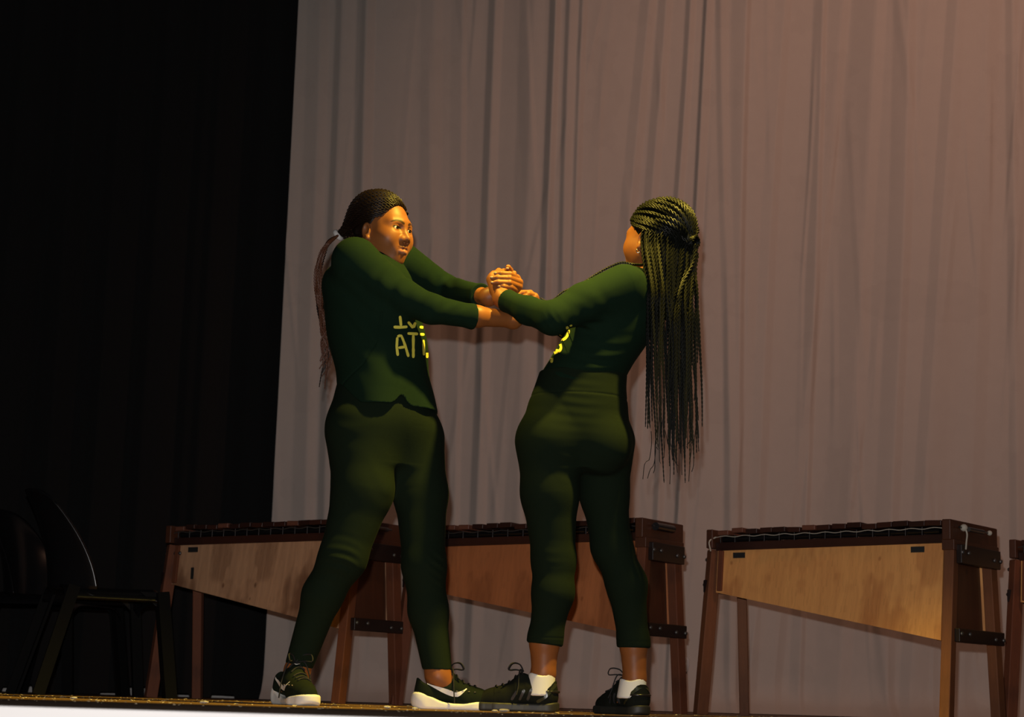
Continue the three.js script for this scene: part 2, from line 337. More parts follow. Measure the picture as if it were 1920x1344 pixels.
const M = {
  ply: [woodTex(1, [0.86, 0.42, 0.135], [0.5, 0.19, 0.06], 0.25), woodTex(2, [0.5, 0.175, 0.062], [0.26, 0.085, 0.03], 0.15), woodTex(3, [0.6, 0.34, 0.19], [0.22, 0.105, 0.055], 0.5)].map((t) => new THREE.MeshStandardMaterial({ map: t, roughness: 0.55 })),
  leg: [new THREE.MeshStandardMaterial({ map: woodTex(4, [0.21, 0.072, 0.024], [0.08, 0.026, 0.01], 0.2), roughness: 0.72 }), new THREE.MeshStandardMaterial({ map: woodTex(5, [0.16, 0.046, 0.016], [0.06, 0.018, 0.008], 0.2), roughness: 0.75 })],
  rail: new THREE.MeshStandardMaterial({ map: woodTex(6, [0.05, 0.016, 0.009], [0.02, 0.007, 0.005], 0.2), roughness: 0.45 }),
  end: new THREE.MeshStandardMaterial({ map: woodTex(7, [0.085, 0.028, 0.012], [0.03, 0.01, 0.006], 0.2), roughness: 0.5 }),
  bar: [0, 1, 2].map((k) => new THREE.MeshStandardMaterial({ map: woodTex(8 + k, [[0.06, 0.02, 0.012], [0.17, 0.065, 0.04], [0.035, 0.013, 0.009]][k], [0.02, 0.008, 0.006], 0.2), roughness: 0.35 })),
  bracket: new THREE.MeshStandardMaterial({ color: lin(0.012, 0.006, 0.005), roughness: 0.45 }),
  bolt: new THREE.MeshStandardMaterial({ color: lin(0.12, 0.115, 0.11), roughness: 0.45, metalness: 0.8 }),
  black: new THREE.MeshStandardMaterial({ color: lin(0.008, 0.008, 0.009), roughness: 0.4 }),
  tape: new THREE.MeshStandardMaterial({ color: lin(0.01, 0.01, 0.01), roughness: 0.7 }),
  cord: new THREE.MeshStandardMaterial({ color: lin(0.5, 0.46, 0.38), roughness: 0.8 }), darkCord: new THREE.MeshStandardMaterial({ color: lin(0.04, 0.035, 0.03), roughness: 0.8 }),
  plastic: new THREE.MeshStandardMaterial({ color: lin(0.006, 0.006, 0.007), roughness: 0.24 }), dull: new THREE.MeshPhysicalMaterial({ color: lin(0.0018, 0.0018, 0.0018), roughness: 0.8, specularIntensity: 0.3 }),
};
function quadPanel(pts, t, n) { // thick panel: four corners, thickness t along n
  const pos = [], uv = [], idx = [];
  const face = (a, b, c, d) => { const o = pos.length / 3; for (const p of [a, b, c, d]) { pos.push(p.x, p.y, p.z); uv.push(p.x + p.z * 0.7, p.y); } idx.push(o, o + 1, o + 2, o, o + 2, o + 3); };
  const [A, B, C, D] = pts, q = pts.map((p) => p.clone().addScaledVector(n, -t)), [E, F, G, H] = q;
  face(A, B, C, D); face(F, E, H, G); face(E, A, D, H); face(B, F, G, C); face(D, C, G, H); face(E, F, B, A);
  const g = new THREE.BufferGeometry(); g.setAttribute('position', new THREE.BufferAttribute(new Float32Array(pos), 3)); g.setAttribute('uv', new THREE.BufferAttribute(new Float32Array(uv), 2)); g.setIndex(idx); g.computeVertexNormals(); return g;
}
const boltGeo = new THREE.SphereGeometry(0.0085, 10, 6, 0, 6.283, 0, 1.5708); boltGeo.rotateX(Math.PI / 2);
function marimba(cx, cz, yaw, label, opt) {
  const g = new THREE.Group(); g.position.set(cx, 0, cz); g.rotation.y = yaw;
  const HL = opt.half || 0.56, wk = opt.slim || 1, wl = 0.115 * wk, wr = 0.175 * wk, W = (x) => mix(wl, wr, (x + HL) / (2 * HL)), leg = M.leg[opt.leg];
  // rails
  for (const s of [1, -1]) {
    const r = part(g, s > 0 ? 'front_rail' : 'back_rail', beam(V(-HL, 0.6705, s * (wl - 0.012)), V(HL, 0.6705, s * (wr - 0.012)), 0.034, 0.024), M.rail);
    r.userData.label = s > 0 ? 'dark front rail' : 'dark back rail';
  }
  part(g, 'end_rail', box(0.035, 0.076, 2 * wr + 0.07, HL + 0.018, 0.7, 0, 0.004), M.end);
  part(g, 'end_ledge', box(0.05, 0.04, 2 * wr + 0.05, HL + 0.02, 0.645, 0, 0.003), M.end);
  part(g, 'end_rail', box(0.03, 0.076, 2 * wl + 0.05, -HL - 0.016, 0.7, 0, 0.004), M.end);
  // bars
  seedN = opt.seed;
  const nb = 15;
  for (let i = 0; i < nb; i++) {
    const x = mix(-HL + 0.045, HL - 0.045, i / (nb - 1)), w = mix(0.05, 0.068, i / nb), b = box(w, 0.02, 2 * W(x) + 0.035 + rr(-0.012, 0.012), 0, 0, 0, 0.003, true);
    b.rotateX(rr(-0.02, 0.02)); b.rotateZ(rr(-0.03, 0.03)); b.translate(x, 0.7265 + rr(-0.002, 0.004), 0);
    part(g, 'bar', b, M.bar[Math.floor(rnd() * 2.99)]);
  }
  // cords that carry the bars, with black tubing between
  for (const s of [1, -1]) {
    const pts = []; for (let i = 0; i <= 22; i++) { const x = mix(-HL, HL, i / 22); pts.push(V(x, 0.7085 + (i % 2 ? 0.003 : -0.002), s * (W(x) + 0.004))); }
    part(g, 'cord', tube(pts, opt.knot ? 0.0016 : 0.002, 88, 5), opt.knot ? M.cord : M.darkCord);
    for (let i = 0; i < 14; i++) { const x = mix(-HL + 0.06, HL - 0.06, i / 13), t = new THREE.CylinderGeometry(0.0115, 0.0115, 0.062, 10); t.rotateZ(Math.PI / 2); t.translate(x, 0.6995, s * (W(x) - 0.012)); part(g, 'rubber_tube', t, M.plastic); const p = new THREE.CylinderGeometry(0.003, 0.003, 0.03, 6); p.translate(x - 0.037, 0.7, s * (W(x) - 0.002)); part(g, 'pin', p, M.bracket); }
  }
  // resonator box: sloped plywood sides, ends
  for (const s of [1, -1]) {
    const A = V(-HL + 0.01, 0.485, s * (wl + 0.012)), B = V(HL - 0.01, 0.295, s * (wr + 0.03)), C = V(HL - 0.01, 0.653, s * (wr - 0.002)), D = V(-HL + 0.01, 0.653, s * (wl - 0.002)), n = V(0, 0.06, s).normalize();
    part(g, s > 0 ? 'front_panel' : 'back_panel', quadPanel(s > 0 ? [A, B, C, D] : [B, A, D, C], 0.012, n), M.ply[opt.ply]);
    if (s > 0) {
      for (const [x, y] of opt.tapes || [[-0.4, 0.632], [0.4, 0.632]]) { const z = mix(wl, wr, (x + HL) / (2 * HL)) + 0.003; part(g, 'tape', box(0.055, 0.022, 0.002, x, y, z, 0).rotateY(-0.0), M.tape, 'black tape tab'); }
      if (opt.side) part(g, 'tape', box(0.016, 0.05, 0.002, -0.37, 0.53, wl + 0.016, 0), M.tape, 'upright black tape tab');
      part(g, 'corner_strip', beam(V(-HL + 0.03, 0.49, wl + 0.018), V(-HL + 0.03, 0.652, wl + 0.006), 0.022, 0.012, 0.002), M.leg[1]);
    }
  }
  part(g, 'end_panel', quadPanel([V(HL - 0.02, 0.295, wr + 0.018), V(HL - 0.02, 0.295, -wr - 0.018), V(HL - 0.02, 0.655, -wr + 0.012), V(HL - 0.02, 0.655, wr - 0.012)], 0.012, V(1, 0, 0)), M.end);
  part(g, 'end_panel', quadPanel([V(-HL + 0.02, 0.485, -wl), V(-HL + 0.02, 0.485, wl), V(-HL + 0.02, 0.655, wl - 0.01), V(-HL + 0.02, 0.655, -wl + 0.01)], 0.012, V(-1, 0, 0)), M.end);
  part(g, 'bottom_board', quadPanel([V(-HL + 0.02, 0.49, wl), V(-HL + 0.02, 0.49, -wl), V(HL - 0.02, 0.3, -wr - 0.01), V(HL - 0.02, 0.3, wr + 0.01)], 0.01, V(0, -1, 0)), M.end);
  // legs
  for (const [x, w] of [[-HL, wl], [HL, wr]]) for (const s of [1, -1]) {
    const e = Math.sign(x);
    part(g, 'leg', beam(V(x + (e < 0 ? -0.012 : 0.018), 0.655, s * (w - 0.012)), V(x + (e > 0 ? 0.02 : -0.03), -0.002, s * (w + 0.055)), 0.04, 0.05, 0.004), leg);
  }
  // brackets and bolts at both ends
  for (const [x, w] of [[HL + 0.052, wr], [-HL - 0.032, wl]]) for (const [y, h, k] of [[0.612, 0.07, 0.0], [x > 0 ? 0.315 : 0.51, 0.05, 0.05]]) {
    const b = part(g, 'bracket', box(0.022, h, 2 * w + k, x, y, 0, 0.003), M.bracket);
    for (const z of [-w + 0.005 - k / 3, -w + 0.06, w - 0.06, w - 0.005 + k / 3]) { const c = part(b, 'bolt', boltGeo.clone().rotateY(x > 0 ? Math.PI / 2 : -Math.PI / 2), M.bolt); c.position.set(x + Math.sign(x) * 0.011, y + (z > 0 ? 0.006 : -0.004), z); }
  }
  if (opt.bolts) for (const z of [0, 1]) { const c = part(g, 'bolt', boltGeo, M.bolt); c.position.set(-HL + 0.016 + z * 0.032, 0.618, wl + 0.004 + z * 0.006); }
  // tensioner on the bass end
  const tz = [wr - 0.02, -wr + 0.06];
  part(g, 'tension_rod', tube([V(HL + 0.045, 0.712, tz[0]), V(HL + 0.046, 0.71, 0), V(HL + 0.045, 0.712, tz[1])], 0.004, 8, 6), M.bolt);
  const sp = new THREE.CylinderGeometry(opt.fat ? 0.016 : 0.009, opt.fat ? 0.016 : 0.009, 0.13, 12); sp.rotateX(Math.PI / 2); sp.translate(HL + 0.05, 0.71, 0.02); part(g, 'spring', sp, opt.fat ? M.plastic : M.bolt);
  if (opt.knot) {
    part(g, 'cord_knot', new THREE.SphereGeometry(0.014, 10, 8).translate(HL + 0.05, 0.712, wr - 0.05), M.cord);
    part(g, 'cord_end', tube([V(HL + 0.055, 0.71, wr - 0.05), V(HL + 0.062, 0.69, wr - 0.05), V(HL + 0.066, 0.66, wr - 0.035), V(HL + 0.07, 0.63, wr - 0.02)], 0.0035, 12, 6), M.cord);
    part(g, 'cord_knot', new THREE.SphereGeometry(0.01, 10, 8).translate(HL + 0.05, 0.712, -wr + 0.07), M.cord);
    part(g, 'cord_end', tube([V(-HL + 0.004, 0.708, wl + 0.006), V(-HL - 0.012, 0.69, wl + 0.03), V(-HL - 0.006, 0.65, wl + 0.03)], 0.003, 12, 6), M.cord);
  }
  return addTop(g, 'marimba', label, 'marimba', 'wooden marimbas on splayed legs');
}
const YAW = -38 * Math.PI / 180;
marimba(1.3255, -7.439, YAW, 'wooden marimba at the right with its light plywood front fully in view', { ply: 0, leg: 0, seed: 31, knot: true, half: 0.515 });
marimba(0.122, -7.7, -35 * Math.PI / 180, 'wooden marimba in the middle, orange-brown front half hidden by the long-haired player', { ply: 1, leg: 1, seed: 32, fat: true, tapes: [], slim: 0.7 });
marimba(-0.978, -8.05, -33 * Math.PI / 180, 'wooden marimba with streaked front behind the ponytailed player, next to the black drape', { ply: 2, leg: 1, seed: 33, tapes: [[-0.38, 0.632]], half: 0.5, slim: 0.8, side: true, bolts: true });
marimba(2.6, -7.45, YAW, 'marimba cut off by the right edge, only its dark end showing', { ply: 0, leg: 1, seed: 34 });

// ---------------------------------------------------------------- chairs
function chair() {
  const g = new THREE.Group();
  const shell = (f, nu, nv, t) => { // thick curved sheet
    const pos = [], idx = [], n = (nu + 1) * (nv + 1);
    for (let s = 0; s < 2; s++) for (let j = 0; j <= nv; j++) for (let i = 0; i <= nu; i++) { const p = f(i / nu, j / nv, s * t); pos.push(p.x, p.y, p.z); }
    for (let j = 0; j < nv; j++) for (let i = 0; i < nu; i++) { const a = j * (nu + 1) + i, b = a + nu + 1; idx.push(a, a + 1, b + 1, a, b + 1, b); idx.push(n + a, n + b + 1, n + a + 1, n + a, n + b, n + b + 1); }
    const side = (a, b) => idx.push(a, b, b + n, a, b + n, a + n);
    for (let i = 0; i < nu; i++) { side(i + 1, i); side(nv * (nu + 1) + i, nv * (nu + 1) + i + 1); }
    for (let j = 0; j < nv; j++) { side(j * (nu + 1), (j + 1) * (nu + 1)); side((j + 1) * (nu + 1) + nu, j * (nu + 1) + nu); }
    const q = new THREE.BufferGeometry(); q.setAttribute('position', new THREE.BufferAttribute(new Float32Array(pos), 3)); q.setIndex(idx); q.computeVertexNormals(); return q;
  };
  // seat (front is +z), rolled front edge and skirt
  part(g, 'seat', shell((u, v, s) => { const x = (u - 0.5) * 0.44, e = Math.pow(Math.abs(2 * u - 1), 6), z = mix(-0.2, 0.225, v), r = sstep(0.86, 1, v); return V(x * (1 - 0.06 * (1 - v)), 0.44 - s - 0.05 * e - 0.05 * r * r - 0.012 * Math.sin(Math.PI * u) * Math.sin(Math.PI * v), z - 0.01 * r); }, 24, 20, 0.012), M.plastic);
  part(g, 'backrest', shell((u, v, s) => { const a = (u - 0.5) * 2, w = mix(0.215, 0.17, v * v), y = mix(0.42, 0.82, v) - 0.06 * Math.pow(Math.abs(a), 4) * v, z = -0.19 - 0.15 * v * v * 0.8 - 0.02 + 0.14 * Math.pow(Math.abs(a), 2.4) * (1 - 0.45 * v); return V(a * w * 1.0, y, z - s); }, 28, 24, 0.012), M.plastic);
  for (const [x, z, bx, bz] of [[0.205, 0.19, 0.235, 0.24], [-0.205, 0.19, -0.235, 0.24], [0.2, -0.16, 0.235, -0.29], [-0.2, -0.16, -0.235, -0.29]]) {
    const t = V(x, z > 0 ? 0.42 : 0.43, z > 0 ? z : z - 0.01), b = V(bx, 0, bz), s = new THREE.Shape(); s.moveTo(-0.022, -0.022); s.lineTo(0.022, -0.022); s.lineTo(0.022, -0.016); s.lineTo(-0.015, -0.016); s.lineTo(-0.015, 0.022); s.lineTo(-0.022, 0.022);
    const L = t.distanceTo(b), e = new THREE.ExtrudeGeometry(s, { depth: L, bevelEnabled: true, bevelSize: 0.002, bevelThickness: 0.001, bevelSegments: 1 });
    if (x > 0) e.rotateZ(Math.PI / 2); if (z > 0) e.rotateZ(x > 0 ? Math.PI / 2 : -Math.PI / 2);
    e.applyQuaternion(new THREE.Quaternion().setFromUnitVectors(V(0, 0, 1), t.clone().sub(b).normalize())); e.translate(b.x, b.y, b.z);
    part(g, 'leg', e, M.dull);
    if (z > 0) part(g, 'corner_brace', quadPanel([V(x, 0.42, z - 0.02), V(x, 0.42, z - 0.09), V(x * 1.02, 0.36, z - 0.01), V(x * 1.02, 0.35, z - 0.005)], 0.006, V(Math.sign(x), 0, 0)), M.plastic);
  }
  return g;
}
const ch = chair();
{ const p = P(180, 1300, -7.8); ch.position.set(p.x, 0, -7.8); ch.rotation.y = Math.PI / 2 + 0.45; }
addTop(ch, 'plastic_chair', 'glossy black plastic chair nearest the streaked marimba', 'chair', 'black plastic chairs');
const ch2 = ch.clone(); { const p = P(85, 1300, -8.4); ch2.position.set(p.x, 0, -8.45); ch2.rotation.y = Math.PI / 2 + 0.3; }
addTop(ch2, 'plastic_chair', 'black plastic chair at the far left, in the dark behind the glossy one', 'chair', 'black plastic chairs');

// ---------------------------------------------------------------- litter on the boards
{
  seedN = 91;
  const geos = [];
  for (let i = 0; i < 900; i++) {
    const s = rr(0.0012, 0.0042) * (rnd() < 0.12 ? 1.6 : 1), t = new THREE.TetrahedronGeometry(s, 0); t.scale(rr(0.7, 2), 0.55, rr(0.7, 2)); t.rotateY(rr(0, 6)); const x = rr(-2.2, 1.6), z = rr(-7.6, -4.6); t.translate(x, s * 0.25, z); if (z > -5.7 || z < -6.4 || x < -0.95 || x > 0.6) geos.push(t);
  }
  const dust = new THREE.Mesh(mergeGeometries(geos), new THREE.MeshStandardMaterial({ color: lin(0.5, 0.4, 0.24), roughness: 0.8 }));
  addTop(dust, 'floor_litter', 'fine pale crumbs scattered over the stage boards', 'litter'); dust.userData.kind = 'stuff';
  const scrapMat = new THREE.MeshStandardMaterial({ color: lin(0.42, 0.38, 0.32), roughness: 0.8, side: THREE.DoubleSide });
  for (const [px, z, s, lab] of [[726, -5.6, 0.016, 'pale paper scrap on the boards between the ponytailed player\'s feet'], [946, -5.55, 0.02, 'white crumpled scrap beside the long-haired player\'s left shoe'], [928, -5.6, 0.013, 'tiny pale scrap in front of a black shoe\'s toe'], [137, -5.7, 0.014, 'small brown scrap on the boards below the black chair'], [382, -5.4, 0.016, 'pale scrap on the boards below the streaked marimba'], [778, -5.5, 0.012, 'tiny pale scrap beside the white heel of a sneaker']]) {
    const q = new THREE.IcosahedronGeometry(s * 0.6, 2), p = q.attributes.position;
    for (let i = 0; i < p.count; i++) { const k = 0.55 + 0.8 * fbm(p.getX(i) * 220 + px, p.getZ(i) * 220 + p.getY(i) * 90); p.setXYZ(i, p.getX(i) * k * 1.3, p.getY(i) * k * 0.45, p.getZ(i) * k); }
    q.computeVertexNormals(); q.computeBoundingBox(); const o = new THREE.Mesh(q, scrapMat), w = P(px, 1330, z); o.position.set(w.x, -q.boundingBox.min.y, z); addTop(o, 'paper_scrap', lab, 'scrap');
  }
}
// a small clear plastic hook that dangles at the backcloth between two marimbas
{
  const g = new THREE.Group(), p = P(1288, 1245, -8.95), gl = new THREE.MeshPhysicalMaterial({ color: lin(0.75, 0.78, 0.8), roughness: 0.12, transmission: 0.6, thickness: 0, ior: 1.45 });
  part(g, 'strap', box(0.03, 0.006, 0.006, -0.008, 0.03, 0, 0.002), gl);
  part(g, 'body', new THREE.LatheGeometry([[0.001, -0.035], [0.008, -0.032], [0.013, -0.01], [0.014, 0.02], [0.006, 0.03], [0.001, 0.031]].map(([r, y]) => new THREE.Vector2(r, y)), 14), gl);
  g.position.copy(p); g.position.z = backcloth(p.x, p.y).z + 0.012; addTop(g, 'plastic_clip', 'small clear plastic clip hanging low on the backcloth between two marimbas', 'clip');
}

// ---------------------------------------------------------------- the two players
const skinMat = new THREE.MeshPhysicalMaterial({ vertexColors: true, roughness: 0.48, specularIntensity: 0.6, sheen: 0.15, sheenRoughness: 0.6, sheenColor: lin(0.5, 0.25, 0.12) });
const weave = texture(256, 256, (u, v) => { const g = 0.8 + 0.4 * hash2(u * 256, v * 256); return [g, g, g].map((q) => q * 0.8); });
function cloth(r, g, b) { const t = weave.clone(); t.repeat.set(6, 6); t.needsUpdate = true; return new THREE.MeshPhysicalMaterial({ color: lin(r, g, b), map: t, roughness: 0.92, sheen: 0.2, sheenRoughness: 0.5, sheenColor: lin(0.03, 0.05, 0.02), specularIntensity: 0.2 }); }
const topMat = cloth(0.007, 0.021, 0.011), legMat = cloth(0.0088, 0.0165, 0.0082), paintMat = new THREE.MeshStandardMaterial({ color: lin(0.75, 0.66, 0.08), roughness: 0.6 });
const hairMatA = new THREE.MeshPhysicalMaterial({ color: lin(0.011, 0.0055, 0.003), roughness: 0.42, specularIntensity: 0.5 }), hairTail = new THREE.MeshPhysicalMaterial({ color: lin(0.1, 0.037, 0.018), roughness: 0.45 });
const hairMatB = new THREE.MeshPhysicalMaterial({ color: lin(0.0042, 0.0048, 0.003), roughness: 0.42, specularIntensity: 0.42 });
const whiteMat = new THREE.MeshStandardMaterial({ color: lin(0.82, 0.8, 0.74), roughness: 0.7 }), shoeMatA = cloth(0.012, 0.018, 0.01), shoeMatB = cloth(0.012, 0.014, 0.01);
const blackGloss = new THREE.MeshStandardMaterial({ color: lin(0.012, 0.012, 0.012), roughness: 0.3 }), soleDark = new THREE.MeshStandardMaterial({ color: lin(0.02, 0.02, 0.016), roughness: 0.55 });
const laceMat = new THREE.MeshStandardMaterial({ color: lin(0.008, 0.008, 0.008), roughness: 0.8 }), metalMat = new THREE.MeshStandardMaterial({ color: lin(0.8, 0.76, 0.7), metalness: 1, roughness: 0.2 });

// head in its own frame: x = her left, y up, z forward, origin between the ears at eye height
function headField(lean) {
  const c = (x, y, z) => V(x, y, z), e = lean || {};
  const base = [[ell(0, 0.034, -0.018, 0.073, 0.084, 0.094), 0], [ell(0, -0.026, 0.027, 0.063, 0.08, 0.057), 0.04]];
  for (const s of [-1, 1]) base.push([rc(c(s * 0.045, -0.05, 0.0), c(s * 0.013, -0.092, 0.047), 0.024, 0.018), 0.04], [sph(c(s * 0.037, -0.032, 0.05), 0.03), 0.035], [rc(c(s * 0.04, 0.02, 0.064), c(s * 0.012, 0.02, 0.077), 0.01, 0.009), 0.025]);
  base.push([sph(c(0, -0.096, 0.053), 0.0155), 0.022]);
  base.push([rc(c(0, 0.002, 0.081), c(0, -0.033, 0.099), 0.006, 0.0112), 0.018]);
  for (const s of [-1, 1]) base.push([sph(c(s * 0.0138, -0.0365, 0.0895), 0.0095), 0.01]);
  base.push([ell(0, -0.067, 0.07, 0.028, 0.02, 0.0145), 0.02]);
  for (const s of [-1, 1]) base.push([rc(c(s * 0.0265, -0.0685, 0.0715), c(s * 0.006, -0.0622, 0.0885), 0.003, 0.0063), 0.005]);
  for (const s of [-1, 1]) base.push([rc(c(0, -0.0752, 0.0862), c(s * 0.013, -0.0743, 0.0818), 0.0072, 0.0062), 0.004], [rc(c(s * 0.013, -0.0743, 0.0818), c(s * 0.0255, -0.0695, 0.072), 0.0062, 0.0028), 0.004]);
  base.push([rc(c(0, -0.045, -0.025), c(0, -0.2, -0.045), 0.05, 0.056), 0.03]);
  const f0 = blend(base);
  const ears = [-1, 1].map((s) => { const o = ell(s * 0.077, -0.01, -0.012, 0.0085, 0.027, 0.017), i = ell(s * 0.086, -0.007, -0.008, 0.009, 0.017, 0.0105), l = sph(c(s * 0.077, -0.036, -0.004), 0.0085); return (x, y, z) => smax(smin(o(x, y, z), l(x, y, z), 0.008), -i(x, y, z), 0.004); });
  const sock = [-1, 1].map((s) => ell(s * 0.0315, 0.0, 0.0925, 0.0165, 0.0095, 0.0145)), ball = [-1, 1].map((s) => sph(c(s * 0.0315, -0.001, 0.0695), 0.0128));
  const nost = [-1, 1].map((s) => ell(s * 0.0075, -0.0455, 0.0935, 0.0042, 0.003, 0.005));
  return (x, y, z) => {
    let d = f0(x, y, z);
    if (z > 0.04) {
      d = smax(d, -sock[0](x, y, z), 0.012); d = smax(d, -sock[1](x, y, z), 0.012);
      for (let k = 0; k < 2; k++) { // lids: a shell over the eyeball, open in an almond
        const s = k ? 1 : -1, u = (x - s * 0.0315) * s, v = y + 0.001 - u * 0.06, b = ball[k](x, y, z), open = Math.hypot(u / 0.0142, v / (v > 0 ? 0.0062 : 0.0048)) - 1;
        d = smin(d, Math.max(b - 0.0014, -open * 0.005), 0.004);
        d = Math.max(d, Math.min(-b, -d + 0.03) < 0 ? d : Math.min(-open * 0.005, -b) > 0 ? -b : d);
      }
      d = smax(d, -nost[0](x, y, z), 0.003); d = smax(d, -nost[1](x, y, z), 0.003);
    } else { d = smin(d, ears[0](x, y, z), 0.006); d = smin(d, ears[1](x, y, z), 0.006); }
    return d;
  };
}
const HEADF = headField();
function headColour(skin, lip) {
  const brow = [-1, 1].map((s) => { const pts = [[0.012, 0.0165, 0.0036], [0.024, 0.0225, 0.0038], [0.037, 0.0245, 0.003], [0.053, 0.0165, 0.0012]], seg = pts.slice(1).map((p, i) => rc(V(s * pts[i][0], pts[i][1], 0), V(s * p[0], p[1], 0), pts[i][2], p[2])); return (x, y) => Math.min(...seg.map((f) => f(x, y, 0))); });
  return (x, y, z) => {
    const m = 0.92 + 0.16 * fbm(x * 60 + 9, y * 60 + z * 40); let c = skin.map((q) => q * m);
    if (z > 0.03) {
      const b = Math.min(brow[0](x, y), brow[1](x, y)), kb = 1 - sstep(-0.0006, 0.0014, b);
      c = c.map((q, i) => mix(q, [0.016, 0.006, 0.003][i], kb * 0.92));
      const up = Math.hypot(x / 0.028, (y + 0.0625) / (0.0085 * (1 - 0.35 * Math.pow(Math.abs(x) / 0.028, 2)))), lo = Math.hypot(x / 0.026, (y + 0.0745) / 0.0095);
      if (z > 0.066) { if (y > -0.0683) { const k = 1 - sstep(0.8, 1.05, up); c = c.map((q, i) => mix(q, lip[0][i], k)); } else { const k = 1 - sstep(0.8, 1.05, lo); c = c.map((q, i) => mix(q, lip[1][i], k)); } }
      for (const s of [-1, 1]) { const u = (x - s * 0.0315) * s, v = y + 0.001 - u * 0.06, o = Math.hypot(u / 0.0148, v / (v > 0 ? 0.0068 : 0.0054)); if (z > 0.06 && o < 1.25 && v > -0.003) c = c.map((q, i) => mix(q, [0.008, 0.005, 0.004][i], sstep(1.25, 1.08, o) * (v > 0 ? 1 : 0.5))); }
    }
    return c;
  };
}
function frame(origin, yaw, pitch, roll, scale = 1) { // local -> world
  const m = new THREE.Matrix4().makeRotationFromEuler(new THREE.Euler(pitch, yaw, roll, 'YXZ')).scale(V(scale, scale, scale)).setPosition(origin), inv = m.clone().invert(), e = inv.elements;
  return { m, inv, scale, at: (x, y, z) => V(x, y, z).applyMatrix4(m), dir: (x, y, z) => V(x, y, z).transformDirection(m), local: (f) => (x, y, z) => f(e[0] * x + e[4] * y + e[8] * z + e[12], e[1] * x + e[5] * y + e[9] * z + e[13], e[2] * x + e[6] * y + e[10] * z + e[14]) * scale };
}
function eyeball(fr, s, gaze) {
  const g = new THREE.SphereGeometry(0.0125, 40, 30), p = g.attributes.position, col = new Float32Array(p.count * 3), gz = gaze.clone().normalize();
  for (let i = 0; i < p.count; i++) { const d = V(p.getX(i), p.getY(i), p.getZ(i)).normalize().dot(gz), c = d > 0.97 ? [0.004, 0.004, 0.004] : d > 0.85 ? [0.012, 0.006, 0.004] : d > 0.83 ? [0.015, 0.01, 0.008] : [0.72, 0.66, 0.56]; col.set(c, 3 * i); }
  g.setAttribute('color', new THREE.BufferAttribute(col, 3)); g.translate(s * 0.0315, -0.001, 0.0695); g.applyMatrix4(fr.m); return g;
}
const eyeMat = new THREE.MeshPhysicalMaterial({ vertexColors: true, roughness: 0.12, clearcoat: 1, clearcoatRoughness: 0.05 });

// chain of tapered bones; pts = [[Vector3, radius], ...]
const chain = (pts, k0, k) => pts.slice(1).map((p, i) => [rc(pts[i][0], p[0], pts[i][1], p[1]), i ? k : k0]);
// wrinkles: bands across a limb around a point
function creases(p, axis, n, wave, amp, reach) {
  const a = axis.clone().normalize();
  return (x, y, z) => {
    const dx = x - p.x, dy = y - p.y, dz = z - p.z, r2 = (dx * dx + dy * dy + dz * dz) / (reach * reach); if (r2 > 6) return 0;
    const t = dx * a.x + dy * a.y + dz * a.z, q = dx * n.x + dy * n.y + dz * n.z;
    return amp * Math.exp(-r2) * Math.sin(6.283 * t / wave + 2.1 * Math.sin(q * 37) + 18 * q) * sstep(-0.6, 0.4, q / reach);
  };
}

